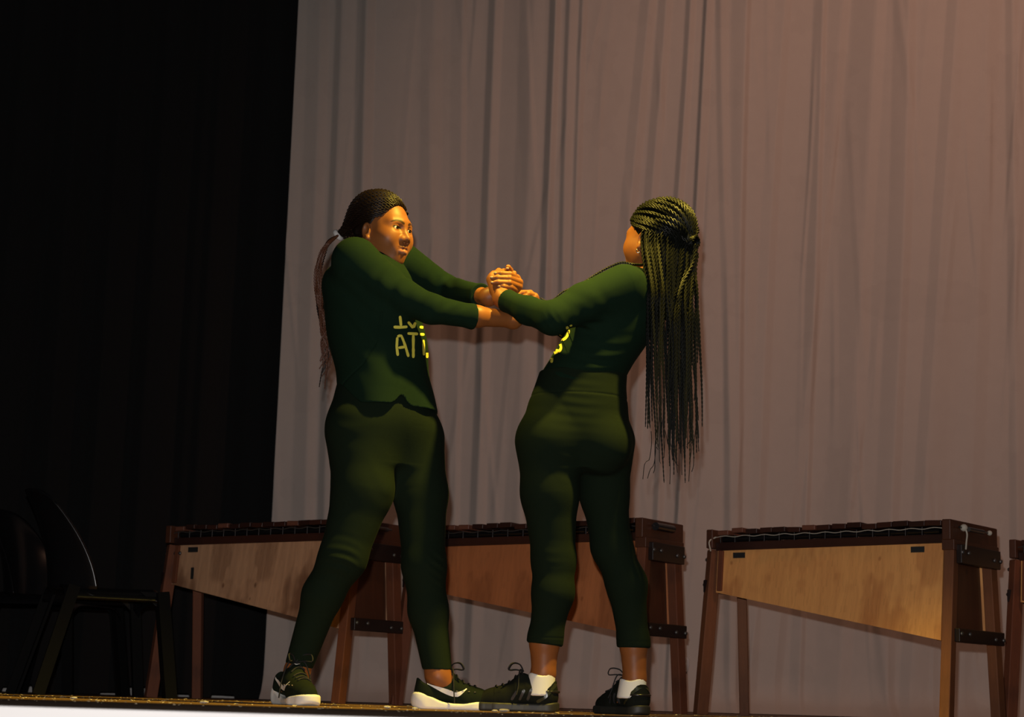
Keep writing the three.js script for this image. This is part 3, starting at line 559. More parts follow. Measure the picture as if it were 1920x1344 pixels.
// shoe in its own frame: x forward from the heel, y up, z to the side
function makeShoe(person, heel, yaw, style, label, lenK = 1) {
  const fr = frame(heel, yaw, 0, 0, lenK), A = style === 'white_sole';
  const up0 = blend([[rc(V(0.042, 0.045, 0), V(0.045, 0.088, 0), 0.035, 0.034), 0], [rc(V(0.05, 0.05, 0), V(0.12, 0.062, 0), 0.036, 0.033), 0.02], [rc(V(0.09, 0.082, 0), V(0.115, 0.1, 0), 0.024, 0.016), 0.03], [rc(V(0.12, 0.06, 0), V(0.2, 0.038, 0.002), 0.034, 0.03), 0.025], [rc(V(0.17, 0.03, 0.005), V(0.232, 0.028, 0.004), 0.039, 0.03), 0.02]]);
  const hole = rc(V(0.052, 0.082, 0), V(0.05, 0.2, 0), 0.028, 0.034), topAt = (x) => 0.078 + 0.026 * sstep(0.045, 0.0, x) + 0.055 * sstep(0.06, 0.12, x);
  const upper = (x, y, z) => { let d = smax(up0(x, y, z), 0.02 - y, 0.004); d = smax(d, y - topAt(x), 0.008); d = smax(d, -hole(x, y, z), 0.006); if (!A) { const rib = Math.abs(z) > 0.012 && x > 0.02 && x < 0.2; if (rib) d -= 0.0018 * sstep(0.35, 0.75, noise2(x * 60, y * 45)); } return d; };
  const out2 = [[0.042, 0, 0.038], [0.11, 0.002, 0.035], [0.19, 0.004, 0.043], [0.228, 0.002, 0.036]];
  const plan = (x, z) => { let d = 1; for (let i = 0; i < 3; i++) { const [ax, az, ar] = out2[i], [bx, bz, br] = out2[i + 1]; const t = clamp(((x - ax) * (bx - ax) + (z - az) * (bz - az)) / ((bx - ax) ** 2 + (bz - az) ** 2), 0, 1); d = Math.min(d, Math.hypot(x - mix(ax, bx, t), z - mix(az, bz, t)) - mix(ar, br, t)); } return d; };
  const soleTop = A ? (x) => 0.024 + 0.028 * sstep(0.1, 0.0, x) + 0.005 * Math.sin(clamp(x / 0.27, 0, 1) * 9) + 0.006 * sstep(0.23, 0.27, x) : (x) => 0.026 + 0.006 * sstep(0.06, 0, x);
  const soleF = (x, y, z) => { const flare = A ? 0.006 * sstep(0.06, 0.01, x) * Math.sin(clamp(y / 0.055, 0, 1) * 3.14) : 0; return smax(smax(plan(x, z) - 0.002 - flare, y - soleTop(x), 0.008), -y + 0.014 * sstep(0.235, 0.29, x) + 0.006 * sstep(0.03, -0.01, x), 0.008); };
  const put = (g) => { g.applyMatrix4(fr.m); return g; };
  const shoe = part(person, 'shoe', put(polygonize(upper, V(-0.02, 0.0, -0.07), V(0.3, 0.15, 0.07), 0.0035)), A ? shoeMatA : shoeMatB, label);
  part(shoe, 'sole', put(polygonize(soleF, V(-0.03, -0.01, -0.07), V(0.31, 0.085, 0.07), 0.0035)), A ? whiteMat : soleDark, A ? 'thick white foam sole' : 'black rubber sole');
  const both = (x, y, z) => Math.min(upper(x, y, z), soleF(x, y, z));
  // laces: rungs over the instep, eyelets, a loose bow
  for (let i = 0; i < 5; i++) {
    const x = 0.118 + i * 0.019, pts = []; for (const q of [-1, -0.5, 0, 0.5, 1]) { const h = trace(upper, V(x + 0.004 * q, 0.2, q * 0.021), V(0, -1, 0), 0.0022); if (h) pts.push(h); }
    if (pts.length > 2) part(shoe, 'lace', put(tube(pts, 0.0026, 14, 6)), laceMat);
    for (const s of [-1, 1]) { const h = trace(upper, V(x, 0.09, s * 0.1), V(0, -0.55, -s).normalize(), 0.0005); if (h && A) part(shoe, 'eyelet', put(new THREE.TorusGeometry(0.003, 0.001, 6, 10).rotateX(0.9 * s).translate(h.x, h.y, h.z)), metalMat); }
  }
  const k = trace(upper, V(0.113, 0.25, 0), V(0, -1, 0), 0.004) || V(0.113, 0.12, 0);
  for (const s of [-1, 1]) {
    part(shoe, 'lace', put(tube([k.clone(), k.clone().add(V(0.012, 0.02, s * 0.014)), k.clone().add(V(0.035, 0.022, s * 0.034)), k.clone().add(V(0.045, 0.004, s * 0.034)), k.clone().add(V(0.022, 0.004, s * 0.018)), k.clone()], 0.0022, 30, 6)), laceMat);
    part(shoe, 'lace', put(tube([k.clone(), k.clone().add(V(0.01, 0.004, s * 0.02)), V(k.x + 0.014, 0.07, s * 0.044), V(k.x + 0.018, A ? 0.02 : 0.05, s * 0.052)], 0.002, 20, 6)), laceMat);
  }
  if (A) { // curved tick on each side
    const lo = [], hi = [], N = 18;
    for (const s of [-1, 1]) {
      const pos = [], idx = [];
      for (let i = 0; i <= N; i++) {
        const t = i / N, x = mix(0.045, 0.168, t), yc = t < 0.7 ? mix(0.078, 0.046, Math.pow(t / 0.7, 0.9)) : mix(0.046, 0.066, Math.pow((t - 0.7) / 0.3, 1.6)), w = 0.0025 + 0.016 * Math.pow(Math.sin(Math.PI * clamp(t * 1.05, 0, 1)), 1.2) * (0.35 + 0.9 * t), rows = [];
        for (const q of [-0.5, 0.5]) { const p = V(x - q * w * (t > 0.7 ? 1.1 : -0.2), yc + q * w, s * 0.12), h = trace(both, p, V(0, 0, -s), 0.0014); rows.push(h || V(x, yc + q * w, s * 0.035)); }
        for (const r of rows) pos.push(r.x, r.y, r.z);
        if (i) { const a = 2 * i; idx.push(a - 2, a, a + 1, a - 2, a + 1, a - 1); }
      }
      const g = new THREE.BufferGeometry(); g.setAttribute('position', new THREE.BufferAttribute(new Float32Array(pos), 3)); g.setIndex(idx); g.computeVertexNormals(); part(shoe, 'side_mark', put(g), whiteMat, 'white curved tick mark');
    }
    const q = new THREE.Shape(); q.moveTo(-0.008, 0.004); q.quadraticCurveTo(-0.006, -0.003, 0.009, 0.005); q.quadraticCurveTo(-0.002, 0.0005, -0.008, 0.004);
    const tm = trace(upper, V(0.125, 0.25, 0), V(0, -1, 0), 0.001); if (tm) part(shoe, 'tongue_mark', put(new THREE.ExtrudeGeometry(q, { depth: 0.0012, bevelEnabled: false }).rotateX(-0.7).rotateY(Math.PI / 2).translate(tm.x + 0.004, tm.y - 0.002, tm.z)), whiteMat, 'small white tick on the tongue');
  } else {
    for (const s of [-1, 1]) for (let i = 0; i < 3; i++) { // three slanted side stripes
      const g = paintStroke(upper, [V(0.098 + i * 0.024, 0.034, s * 0.1), V(0.086 + i * 0.022, 0.07 - i * 0.004, s * 0.1)], () => V(0, 0, -s), 0.008, 0.0014); if (g) part(shoe, 'stripe', put(g), new THREE.MeshStandardMaterial({ color: lin(0.035, 0.036, 0.04), roughness: 0.3, side: THREE.DoubleSide }), 'grey slanted side stripe');
    }
    for (const s of [-1, 1]) { const g = paintStroke(upper, [V(0.07, 0.03, s * 0.1), V(0.045, 0.045, s * 0.1), V(0.02, 0.075, s * 0.1), V(0.012, 0.09, s * 0.1)], () => V(0, 0, -s), 0.009, 0.0018); if (g) part(shoe, 'heel_band', put(g), new THREE.MeshStandardMaterial({ color: lin(0.03, 0.034, 0.018), roughness: 0.25, side: THREE.DoubleSide }), 'glossy heel band'); }
    const hb = new THREE.TorusGeometry(0.0385, 0.004, 8, 24, Math.PI); hb.rotateX(Math.PI / 2); hb.rotateY(-Math.PI / 2); hb.translate(0.043, 0.062, 0); part(shoe, 'heel_counter', put(hb), blackGloss);
  }
  return { fr, upper };
}

// ======================= player with the ponytail =======================
const pa = new THREE.Group();
const skinA = [0.25, 0.085, 0.024], lipA = [[0.12, 0.035, 0.022], [0.36, 0.14, 0.075]];
{
  const yawC = 65 * Math.PI / 180, yawP = 42 * Math.PI / 180;
  const hipR = P(672, 805, -5.96), hipL = P(772, 805, -6.08), knR = P(643, 1045, -5.93), anR = P(557, 1258, -6.0), knL = P(795, 1060, -6.0), anL = P(822, 1268, -5.98);
  const shR = P(666, 489, -5.9), shL = P(752, 492, -6.2), elR = P(808, 579, -5.87), wrR = P(962, 599, -5.99), elL = P(836, 543, -6.3), wrL = P(916, 557, -6.03);
  const headO = P(721, 435, -6.03), hf = frame(headO, 53 * Math.PI / 180, 0.02, 0.0, 1.0);
  const neck = P(706, 505, -6.05);
  // ---- hands
  const handL = (k) => { const w = wrL, q = (a, b, z, r) => [P(a, b, z), r]; return [
    ...chain([[w, 0.025], q(944, 541, -6.02, 0.021), q(962, 532, -6.01, 0.019)], 0.02, 0.015), ...chain([[w, 0.02], q(968, 521, -6.004, 0.0125)], 0.02, 0.01), ...chain([q(945, 540, -6.02, 0.02), q(973, 530, -6.002, 0.0125)], 0.012, 0.01), ...chain([q(945, 545, -6.02, 0.02), q(972, 538, -6.002, 0.012)], 0.012, 0.01), ...chain([[w, 0.022], q(967, 545, -6.002, 0.0115)], 0.012, 0.01),
    ...chain([q(970, 521, -6.0, 0.0105), q(956, 514, -5.95, 0.0095), q(938, 512.5, -5.936, 0.0085), q(930, 513, -5.936, 0.0072)], 0.004, 0.004), ...chain([q(975, 529, -5.998, 0.0108), q(955, 521.5, -5.945, 0.0095), q(932, 520.5, -5.931, 0.0085), q(923, 521, -5.931, 0.0072)], 0.003, 0.004),
    ...chain([q(974, 537, -5.998, 0.0105), q(955, 530, -5.943, 0.0092), q(933, 529, -5.93, 0.0082), q(924, 530, -5.93, 0.007)], 0.003, 0.004), ...chain([q(969, 544, -6.0, 0.0098), q(957, 538.5, -5.948, 0.0085), q(944, 537, -5.935, 0.0075), q(937, 537.5, -5.935, 0.0065)], 0.003, 0.004),
    ...chain([q(934, 545, -6.03, 0.018), q(949, 521, -6.035, 0.0135), q(956, 507, -6.015, 0.0108), q(953, 501, -5.995, 0.009)], 0.012, 0.004)]; };
  const handR = () => { const q = (a, b, z, r) => [P(a, b, z), r]; return [
    ...chain([[wrR, 0.026], q(982, 576, -6.03, 0.022), q(998, 562, -6.05, 0.019)], 0.02, 0.015), ...chain([[wrR, 0.022], q(1002, 556, -6.04, 0.0125)], 0.015, 0.01), ...chain([[wrR, 0.022], q(1006, 568, -6.05, 0.0125)], 0.015, 0.01), ...chain([[wrR, 0.022], q(1003, 579, -6.05, 0.012)], 0.015, 0.01),
    ...chain([q(1003, 557, -6.04, 0.0115), q(993, 548.5, -6.07, 0.0105), q(979, 549, -6.07, 0.009), q(972, 552, -6.065, 0.0075)], 0.004, 0.004), ...chain([q(1006, 567, -6.05, 0.011), q(1000, 559, -6.095, 0.0098), q(985, 562, -6.1, 0.0085), q(978, 566, -6.09, 0.0075)], 0.004, 0.004), ...chain([q(1004, 577, -6.05, 0.011), q(999, 572, -6.1, 0.0095), q(984, 575, -6.1, 0.0085), q(978, 579, -6.09, 0.0075)], 0.004, 0.004), ...chain([q(1000, 586, -6.05, 0.01), q(994, 583, -6.09, 0.0085), q(982, 586, -6.09, 0.0075)], 0.004, 0.004),
    ...chain([q(968, 582, -6.01, 0.017), q(980, 561, -6.01, 0.0125), q(990, 551, -6.02, 0.01), q(998, 552, -6.03, 0.0085)], 0.012, 0.004)]; };
  const armR = chain([[shR, 0.056], [P(722, 537, -5.89), 0.046], [P(762, 560, -5.88), 0.042], [elR, 0.036], [P(893, 593, -5.925), 0.0325], [wrR, 0.0262]], 0.03, 0.02), armL = chain([[shL, 0.055], [elL, 0.038], [P(890, 552, -6.11), 0.031], [wrL, 0.0255]], 0.03, 0.02);
  const torso = loft([{ c: P(720, 850, -6.03), a: 0.13, b: 0.12, ang: yawP }, { c: P(716, 800, -6.03), a: 0.165, b: 0.14, ang: yawP }, { c: P(712, 700, -6.03), a: 0.115, b: 0.1, ang: yawP + 0.2 }, { c: P(700, 600, -6.03), a: 0.13, b: 0.11, ang: yawC }, { c: P(702, 520, -6.05), a: 0.12, b: 0.075, ang: yawC }, { c: P(705, 490, -6.05), a: 0.06, b: 0.05, ang: yawC }]);
  const legs = [...chain([[hipR, 0.08], [P(676, 920, -5.94), 0.068], [knR, 0.052], [P(605, 1120, -5.95), 0.046], [anR, 0.036], [V(anR.x - 0.02, 0.05, anR.z + 0.03), 0.028]], 0.04, 0.03), ...chain([[hipL, 0.08], [P(786, 930, -6.05), 0.065], [knL, 0.05], [P(803, 1150, -6.01), 0.052], [anL, 0.036], [V(anL.x + 0.05, 0.05, anL.z), 0.026]], 0.04, 0.03)];
  const headW = hf.local(HEADF);
  const bodyF = blend([[torso, 0], ...armR, ...armL, ...legs, [rc(neck, hf.at(0, -0.08, -0.03), 0.05, 0.046), 0.03]]);
  const armHandL = blend([...armL, ...handL()]), armHandR = blend([...armR, ...handR()]);
  const sc = (x, y, z) => { const m = 0.9 + 0.2 * fbm(x * 45, y * 45 + z * 30); return skinA.map((q) => q * m); };
  const hc = headColour(skinA, lipA), hinv = hf.inv, tv = 0; void hinv; void tv;
  const headGeo = polygonize(HEADF, V(-0.1, -0.19, -0.13), V(0.1, 0.13, 0.125), 0.002, hc); headGeo.applyMatrix4(hf.m);
  const [bl, bh] = bounds([hipR, hipL, knR, knL, anR, anL, shR, shL, elR, elL], 0.16); bl.y = 0.03;
  const geos = [polygonize(bodyF, bl, bh, 0.011, sc), headGeo, polygonize(armHandL, P(880, 610, -6.16), P(1000, 480, -5.88), 0.0024, sc), polygonize(armHandR, P(860, 650, -6.16), P(1030, 520, -5.86), 0.0026, sc)];
  addTop(pa, 'person', 'person with a long braided ponytail in dark green top and leggings, gripping the other\'s hands', 'person', undefined);
  part(pa, 'body', mergeGeometries(geos), skinMat);
  for (const s of [-1, 1]) part(pa, 'eye', eyeball(hf, s, V(0.12, 0.0, 1)), eyeMat);
  // finger nails of the hand that faces the camera
  for (const [a, b, z] of [[928.5, 511.5, -5.927], [921.5, 519.8, -5.922], [922.5, 529, -5.9215], [935.5, 536.5, -5.927], [951.5, 503, -5.984], [971, 550.5, -6.055]]) { const n = new THREE.SphereGeometry(0.0046, 10, 8); n.scale(1.1, 0.75, 0.5); const p = P(a, b, z); n.translate(p.x, p.y, p.z); part(pa, 'finger_nail', n, new THREE.MeshStandardMaterial({ color: lin(0.42, 0.24, 0.14), roughness: 0.35 })); }

  // ---- loose top with a flared hem
  const wave = (th, y) => { const yt = P(700, 620, -6).y, yb = P(700, 755, -6).y, q = clamp((yt - y) / (yt - yb), 0, 1.1); return 1 + q * q * (0.035 * Math.sin(5 * th + 0.6) + 0.03 * Math.sin(3 * th - 1.0) + 0.03); };
  const tunic = loft([{ c: P(728, 775, -6.02), a: 0.172, b: 0.148, ang: 55 * Math.PI / 180 }, { c: P(724, 740, -6.02), a: 0.168, b: 0.146, ang: 58 * Math.PI / 180 }, { c: P(717, 700, -6.02), a: 0.16, b: 0.146, ang: yawC }, { c: P(708, 640, -6.02), a: 0.16, b: 0.162, ang: yawC }, { c: P(697, 580, -6.02), a: 0.156, b: 0.154, ang: yawC }, { c: P(690, 520, -6.03), a: 0.15, b: 0.142, ang: yawC }, { c: P(702, 482, -6.05), a: 0.1, b: 0.08, ang: yawC }], wave);
  const tunicIn = (x, y, z) => tunic(x, y, z) + 0.009;
  const cuff = (pts, c, dir) => { const f = blend(chain(pts, 0.03, 0.02)); return (x, y, z) => smax(f(x, y, z), (x - c.x) * dir.x + (y - c.y) * dir.y + (z - c.z) * dir.z, 0.004); };
  const dR = wrR.clone().sub(elR).normalize(), dL = wrL.clone().sub(elL).normalize(), cR = P(889, 594, -5.925), cL = P(902, 554, -6.07);
  const sleeveR = cuff([[shR, 0.077], [P(722, 537, -5.89), 0.064], [P(762, 560, -5.88), 0.054], [elR, 0.046], [cR, 0.037], [cR.clone().addScaledVector(dR, 0.08), 0.035]], cR, dR), sleeveL = cuff([[shL, 0.07], [elL, 0.048], [cL, 0.036], [cL.clone().addScaledVector(dL, 0.08), 0.034]], cL, dL);
  const wr1 = creases(P(760, 535, -5.83), elR.clone().sub(shR), V(0, 0.7, 0.7), 0.045, 0.0035, 0.09), wr2 = creases(P(845, 590, -5.85), elR.clone().sub(shR), V(0.3, 0.2, 0.9), 0.035, 0.002, 0.07), wr3 = creases(P(690, 600, -5.87), V(0.4, 1, 0), V(0.2, 0, 0.95), 0.09, 0.004, 0.14), wr4 = creases(P(840, 530, -6.2), elL.clone().sub(shL), V(0, 0.7, 0.7), 0.04, 0.003, 0.07);
  const yHemOf = (th) => 0; void yHemOf;
  const yL = P(632, 724, -6).y, yM = P(690, 768, -6).y, xL = P(632, 724, -6).x, xM = P(690, 756, -6).x, xN = P(757, 742, -6).x, hemNeck = P(700, 476, -6).y;
  const seam = [P(716, 585, -5.85), P(705, 640, -5.85), P(680, 680, -5.85), P(640, 712, -5.85)];
  const seamF = seam.slice(1).map((p, i) => rc(seam[i], p, 0.001, 0.001));
  const topA = (x, y, z) => {
    let t = tunic(x, y, z);
    let hem = mix(yL, yM, sstep(xL, xM, x)); hem += 0.03 * Math.exp(-(((x - xN) / 0.018) ** 2)) * (z > -6 ? 1 : 0.3);
    t = smax(t, hem - y, 0.003); if (y < yM + 0.09) t = Math.max(t, -tunicIn(x, y, z));
    t = smax(t, y - hemNeck - 0.02, 0.02);
    let d = smin(t, sleeveR(x, y, z), 0.035); d = smin(d, sleeveL(x, y, z), 0.035);
    d += wr1(x, y, z) + wr2(x, y, z) + wr3(x, y, z) + wr4(x, y, z);
    if (z > -5.95 && x < -0.38) { const s = Math.min(...seamF.map((f) => Math.max(0, f(x, y, mix(z, -5.85, 1))))); if (s < 0.006) d += 0.0022 * Math.exp(-s * s / 6e-6); }
    return d;
  };
  const [tl, th] = bounds([P(590, 780, -6), P(590, 425, -6), P(915, 780, -6), P(700, 600, -5.78), P(700, 600, -6.4)], 0.02);
  const top = part(pa, 'top', polygonize(topA, tl, th, 0.005), topMat, 'dark green long-sleeved loose top');
  const toCam = (p) => p.clone().sub(camera.position).normalize();
  const strokesA = [[[750, 592], [751, 601], [752, 611]], [[738, 613], [750, 613.5], [764, 612.5]], [[765, 603], [770, 609], [775, 614], [779, 604]], [[787, 613], [796, 614]], [[746, 667], [744, 650], [745, 632]], [[745, 631], [752, 629], [757, 640], [762, 655], [766, 669]], [[747, 652], [760, 650]], [[764, 625], [774, 625.5], [784, 626]], [[775, 627], [775, 650], [775, 671]], [[787, 626.5], [796, 627]], [[794, 637], [795, 666]], [[801, 649], [801, 671]]];
  paintMat.side = THREE.DoubleSide;
  for (const s of strokesA) { const g = paintStroke(topA, s.map(([a, b]) => P(a, b, -5.6)), toCam, 0.0085, 0.002); if (g) part(top, 'painted_letter', g, paintMat, 'yellow brushed lettering'); }

  // ---- leggings
  const legA0 = blend([[loft([{ c: P(716, 872, -6.03), a: 0.14, b: 0.11, ang: yawP }, { c: P(716, 800, -6.03), a: 0.178, b: 0.158, ang: yawP }, { c: P(716, 740, -6.03), a: 0.158, b: 0.14, ang: yawP }, { c: P(713, 690, -6.03), a: 0.13, b: 0.11, ang: yawP }]), 0],
    ...chain([[P(676, 815, -5.96), 0.108], [P(680, 920, -5.94), 0.094], [knR, 0.0715], [P(605, 1115, -5.95), 0.06], [anR, 0.0425]], 0.05, 0.03), ...chain([[P(771, 830, -6.07), 0.108], [P(789, 925, -6.05), 0.083], [knL, 0.066], [P(803, 1145, -6.01), 0.059], [anL, 0.044]], 0.05, 0.03), [sph(P(668, 800, -6.09), 0.097), 0.04]]);
  const kw = [creases(P(650, 1060, -5.87), knR.clone().sub(hipR), V(-0.3, 0, 0.95), 0.03, 0.0028, 0.06), creases(P(815, 1065, -5.94), V(0.5, 1, 0), V(0.8, 0, 0.6), 0.026, 0.003, 0.055), creases(P(650, 800, -5.85), V(0.3, 1, 0), V(-0.5, 0, 0.85), 0.06, 0.0025, 0.08), creases(P(735, 900, -5.9), V(1, 0.6, 0), V(0, 0, 1), 0.05, 0.0015, 0.07)];
  const cutA = P(560, 1243, -5.98).y, cutL = P(818, 1256, -5.98).y;
  const leggingsA = (x, y, z) => { let d = legA0(x, y, z); for (const k of kw) d += k(x, y, z); d = smax(d, (x < -0.5 ? cutA - (x + 0.68) * 0.2 : cutL) - y, 0.004); return d; };
  const [ll, lh] = bounds([P(520, 1275, -6), P(860, 690, -6), P(700, 800, -5.76), P(700, 800, -6.28)], 0.01);
  part(pa, 'leggings', polygonize(leggingsA, ll, lh, 0.005), legMat, 'dark green leggings');

  // ---- shoes
  makeShoe(pa, V(P(522, 1310, -6).x, 0, anR.z - 0.06), -64 * Math.PI / 180, 'white_sole', 'dark green sneaker turned to the front', 1.08);
  makeShoe(pa, V(P(772, 1325, -5.98).x, 0, anL.z), 0.06, 'white_sole', 'dark green sneaker seen from the side');

  // ---- braided hair, swept back to a tie, ponytail down the back
  seedN = 5;
  const hC = V(0, 0.036, -0.022), R = V(0.0845, 0.094, 0.108);
  const cap0 = ell(hC.x, hC.y, hC.z, 0.08, 0.09, 0.103), capF = (x, y, z) => smax(smax(cap0(x, y, z), z - 0.72 * y - 0.005 + 0.25 * Math.max(0, Math.abs(x) - 0.045), 0.012), -y - 0.055, 0.01);
  const hair = part(pa, 'hair', polygonize(capF, V(-0.1, -0.08, -0.14), V(0.1, 0.15, 0.1), 0.004).applyMatrix4(hf.m), hairMatA, 'dark brown braids swept back into a ponytail');
  const tieW = P(634, 441, -6.07), tieL = tieW.clone().applyMatrix4(hf.inv);
  const onSkull = (u, k) => { const s = 1 / Math.hypot(u.x / R.x, u.y / R.y, u.z / R.z); return u.clone().multiplyScalar(s * k).add(hC); };
  const uT = tieL.clone().sub(hC).normalize();
  let nb = 0;
  for (let row = 0; row < 4; row++) {
    const n = [19, 16, 12, 9][row];
    for (let i = 0; i < n; i++) {
      const q = (i + 0.5 + rr(-0.2, 0.2)) / n, ang = mix(-1, 1, q), ax = ang * 0.072, yy = 0.108 - 0.09 * Math.pow(Math.abs(ang), 1.6) - 0.02 * (Math.abs(ang) > 0.9 ? 1 : 0), zz = 0.72 * yy + 0.02 - 0.03 * row - 0.012 * Math.abs(ang);
      if (Math.abs(ang) > 0.86) continue; const u0 = V(ax, yy - hC.y + 0.02 * row * (1 - Math.abs(ang)), zz - hC.z).normalize(), pts = [], kk = 1.0 + 0.035 * row + rr(0, 0.03);
      const lift = (Math.abs(ang) < 0.35 ? 0.05 : 0.015) + rr(0, 0.02);
      const w = Math.acos(clamp(u0.dot(uT), -1, 1));
      for (let t = 0; t <= 10; t++) { const s = t / 10, u = u0.clone().multiplyScalar(Math.sin((1 - s) * w)).addScaledVector(uT, Math.sin(s * w)).divideScalar(Math.sin(w)); u.y += 0.1 * Math.sin(Math.PI * s) * (1 - Math.abs(ang)) * (u0.z > 0 ? 0.6 : 0.2); u.normalize(); let p = onSkull(u, kk * mix(0.92, 1, sstep(0, 0.3, s)) + lift * Math.sin(Math.PI * Math.min(1, s * 1.3))); if (s > 0.72) p.lerp(tieL.clone().add(V(rr(-0.008, 0.008), rr(-0.008, 0.008), rr(-0.008, 0.008))), sstep(0.72, 1, s)); pts.push(p.applyMatrix4(hf.m)); }
      part(hair, 'braid', twist(pts, rr(0.0054, 0.0064), 0.024, 0.005, rr(0, 6), 0.003, 6), hairMatA); nb++;
    }
  }
  for (let i = 0; i < 34; i++) {
    const j = () => rr(-1, 1), e = rr(0.55, 1), z = -6.1 + 0.035 * j();
    const path = [[634, 441], [616, 456], [604, 480], [597, 520], [599, 570], [605, 620], [613, 665], [614, 705], [611, 735]].map(([a, b], k) => { const s = Math.min(1, k / 3) * (k > 4 ? 1.1 : 0.9); return P(a + s * 6.5 * j() * (k > 5 ? 1.5 : 1) - (k > 5 ? 2 : 0), 441 + (b - 441) * mix(1, e, k > 4 ? 1 : 0.3) + (k ? 2 * j() : 0), z + 0.01 * s * j() + (k === 0 ? 0.03 : 0)); });
    part(hair, 'braid', twist(path, rr(0.004, 0.005), 0.02, 0.0018, rr(0, 6), 0.0045), i % 4 ? hairTail : hairMatA);
  }
  const tie = new THREE.TorusGeometry(0.0155, 0.0065, 10, 24); tie.scale(1, 1, 1.3); const td = P(616, 456, -6.08).sub(P(650, 428, -6.06)).normalize(); tie.applyQuaternion(new THREE.Quaternion().setFromUnitVectors(V(0, 0, 1), td)); tie.translate(tieW.x, tieW.y, tieW.z);
  part(pa, 'hair_tie', tie, new THREE.MeshStandardMaterial({ color: lin(0.55, 0.52, 0.5), roughness: 0.7 }), 'pale grey hair tie');
}

// ======================= player with the long loose braids =======================
const pb = new THREE.Group();
const skinB = [0.25, 0.085, 0.024];
{
  const yawC = Math.atan2(-0.75, -0.65), yawP = Math.atan2(-0.3, -0.95);
  const hipL = P(1030, 820, -5.95), hipR = P(1130, 820, -6.03), knL = P(1038, 1050, -5.96), anL = P(1019, 1262, -5.97), knR = P(1150, 1035, -6.05), anR = P(1190, 1272, -6.06);
  const shL = P(1170, 538, -5.89), shR = P(1262, 548, -6.14), elL = P(1036, 597, -5.79), wrL = P(942, 560, -5.945), elR = P(1112, 642, -6.27), wrR = P(1008, 582, -6.13);
  const headO = P(1224, 452, -5.99), hf = frame(headO, Math.atan2(-0.77, -0.64), -0.12, 0.0, 0.97);
  const neck = P(1212, 528, -6.0);
  const q = (a, b, z, r) => [P(a, b, z), r];
  const handL = [...chain([[wrL, 0.0255], q(932, 543, -5.962, 0.0215), q(926, 528, -5.968, 0.018)], 0.02, 0.015), ...chain([[wrL, 0.02], q(938, 516, -5.972, 0.0125)], 0.015, 0.01), ...chain([[wrL, 0.022], q(930, 514, -5.968, 0.0125)], 0.012, 0.01), ...chain([[wrL, 0.022], q(923, 517, -5.966, 0.012)], 0.012, 0.01), ...chain([[wrL, 0.022], q(919, 524, -5.968, 0.0115)], 0.012, 0.01),
    ...chain([q(940, 515, -5.975, 0.0105), q(945, 509, -6.01, 0.0098), q(948, 518, -6.043, 0.0088), q(950, 528, -6.045, 0.0075)], 0.004, 0.004), ...chain([q(931, 513, -5.972, 0.011), q(935, 508, -6.012, 0.0098), q(938, 520, -6.048, 0.0088), q(940, 531, -6.05, 0.0075)], 0.004, 0.004), ...chain([q(923, 517, -5.972, 0.0105), q(925, 513, -6.01, 0.0095), q(929, 525, -6.046, 0.0085), q(932, 536, -6.05, 0.0075)], 0.004, 0.004), ...chain([q(918, 524, -5.972, 0.0098), q(918, 523, -6.005, 0.0085), q(921, 533, -6.035, 0.0078)], 0.004, 0.004),
    ...chain([q(948, 552, -5.965, 0.017), q(958, 538, -5.972, 0.0125), q(963, 522, -5.975, 0.0105), q(964, 512, -5.978, 0.0085)], 0.012, 0.004)];
  const handR = [...chain([[wrR, 0.025], q(992, 578, -6.11, 0.021), q(980, 578, -6.1, 0.018)], 0.02, 0.015), ...chain([q(980, 572, -6.1, 0.011), q(968, 575, -6.08, 0.0095), q(962, 588, -6.07, 0.0085)], 0.006, 0.004), ...chain([q(979, 580, -6.1, 0.011), q(966, 584, -6.08, 0.0095), q(961, 596, -6.06, 0.0085)], 0.006, 0.004), ...chain([q(981, 588, -6.1, 0.0105), q(970, 594, -6.08, 0.009), q(966, 603, -6.06, 0.008)], 0.006, 0.004), ...chain([q(985, 595, -6.1, 0.0098), q(976, 602, -6.08, 0.0085)], 0.006, 0.004), ...chain([q(996, 572, -6.1, 0.015), q(984, 563, -6.09, 0.011), q(974, 565, -6.09, 0.0088)], 0.01, 0.004)];
  const armL = chain([[shL, 0.056], [elL, 0.04], [wrL, 0.027]], 0.03, 0.02), armR = chain([[shR, 0.055], [elR, 0.039], [wrR, 0.026]], 0.03, 0.02);
  const torso = loft([{ c: P(1080, 860, -5.99), a: 0.12, b: 0.1, ang: yawP }, { c: P(1080, 810, -5.99), a: 0.16, b: 0.13, ang: yawP }, { c: P(1092, 705, -5.99), a: 0.115, b: 0.1, ang: yawP + 0.2 }, { c: P(1140, 620, -5.99), a: 0.12, b: 0.105, ang: yawC }, { c: P(1195, 550, -6.0), a: 0.12, b: 0.08, ang: yawC }, { c: P(1210, 520, -6.0), a: 0.06, b: 0.05, ang: yawC }]);
  const legs = [...chain([[hipL, 0.08], [P(1030, 930, -5.95), 0.065], [knL, 0.05], [P(1036, 1115, -5.957), 0.052], [P(1021, 1205, -5.97), 0.0465], [anL, 0.037], [V(anL.x - 0.05, 0.05, anL.z), 0.026]], 0.04, 0.012), ...chain([[hipR, 0.08], [P(1135, 930, -6.04), 0.06], [knR, 0.048], [P(1176, 1100, -6.05), 0.05], [P(1188, 1210, -6.06), 0.043], [anR, 0.036], [V(anR.x - 0.035, 0.05, anR.z - 0.035), 0.026]], 0.04, 0.012)];
  const bodyF = blend([[torso, 0], ...armL, ...armR, ...legs, [rc(neck, hf.at(0, -0.08, -0.03), 0.05, 0.046), 0.03]]);
  const sc = (x, y, z) => { const m = 0.9 + 0.2 * fbm(x * 45, y * 45 + z * 30); return skinB.map((k) => k * m); };
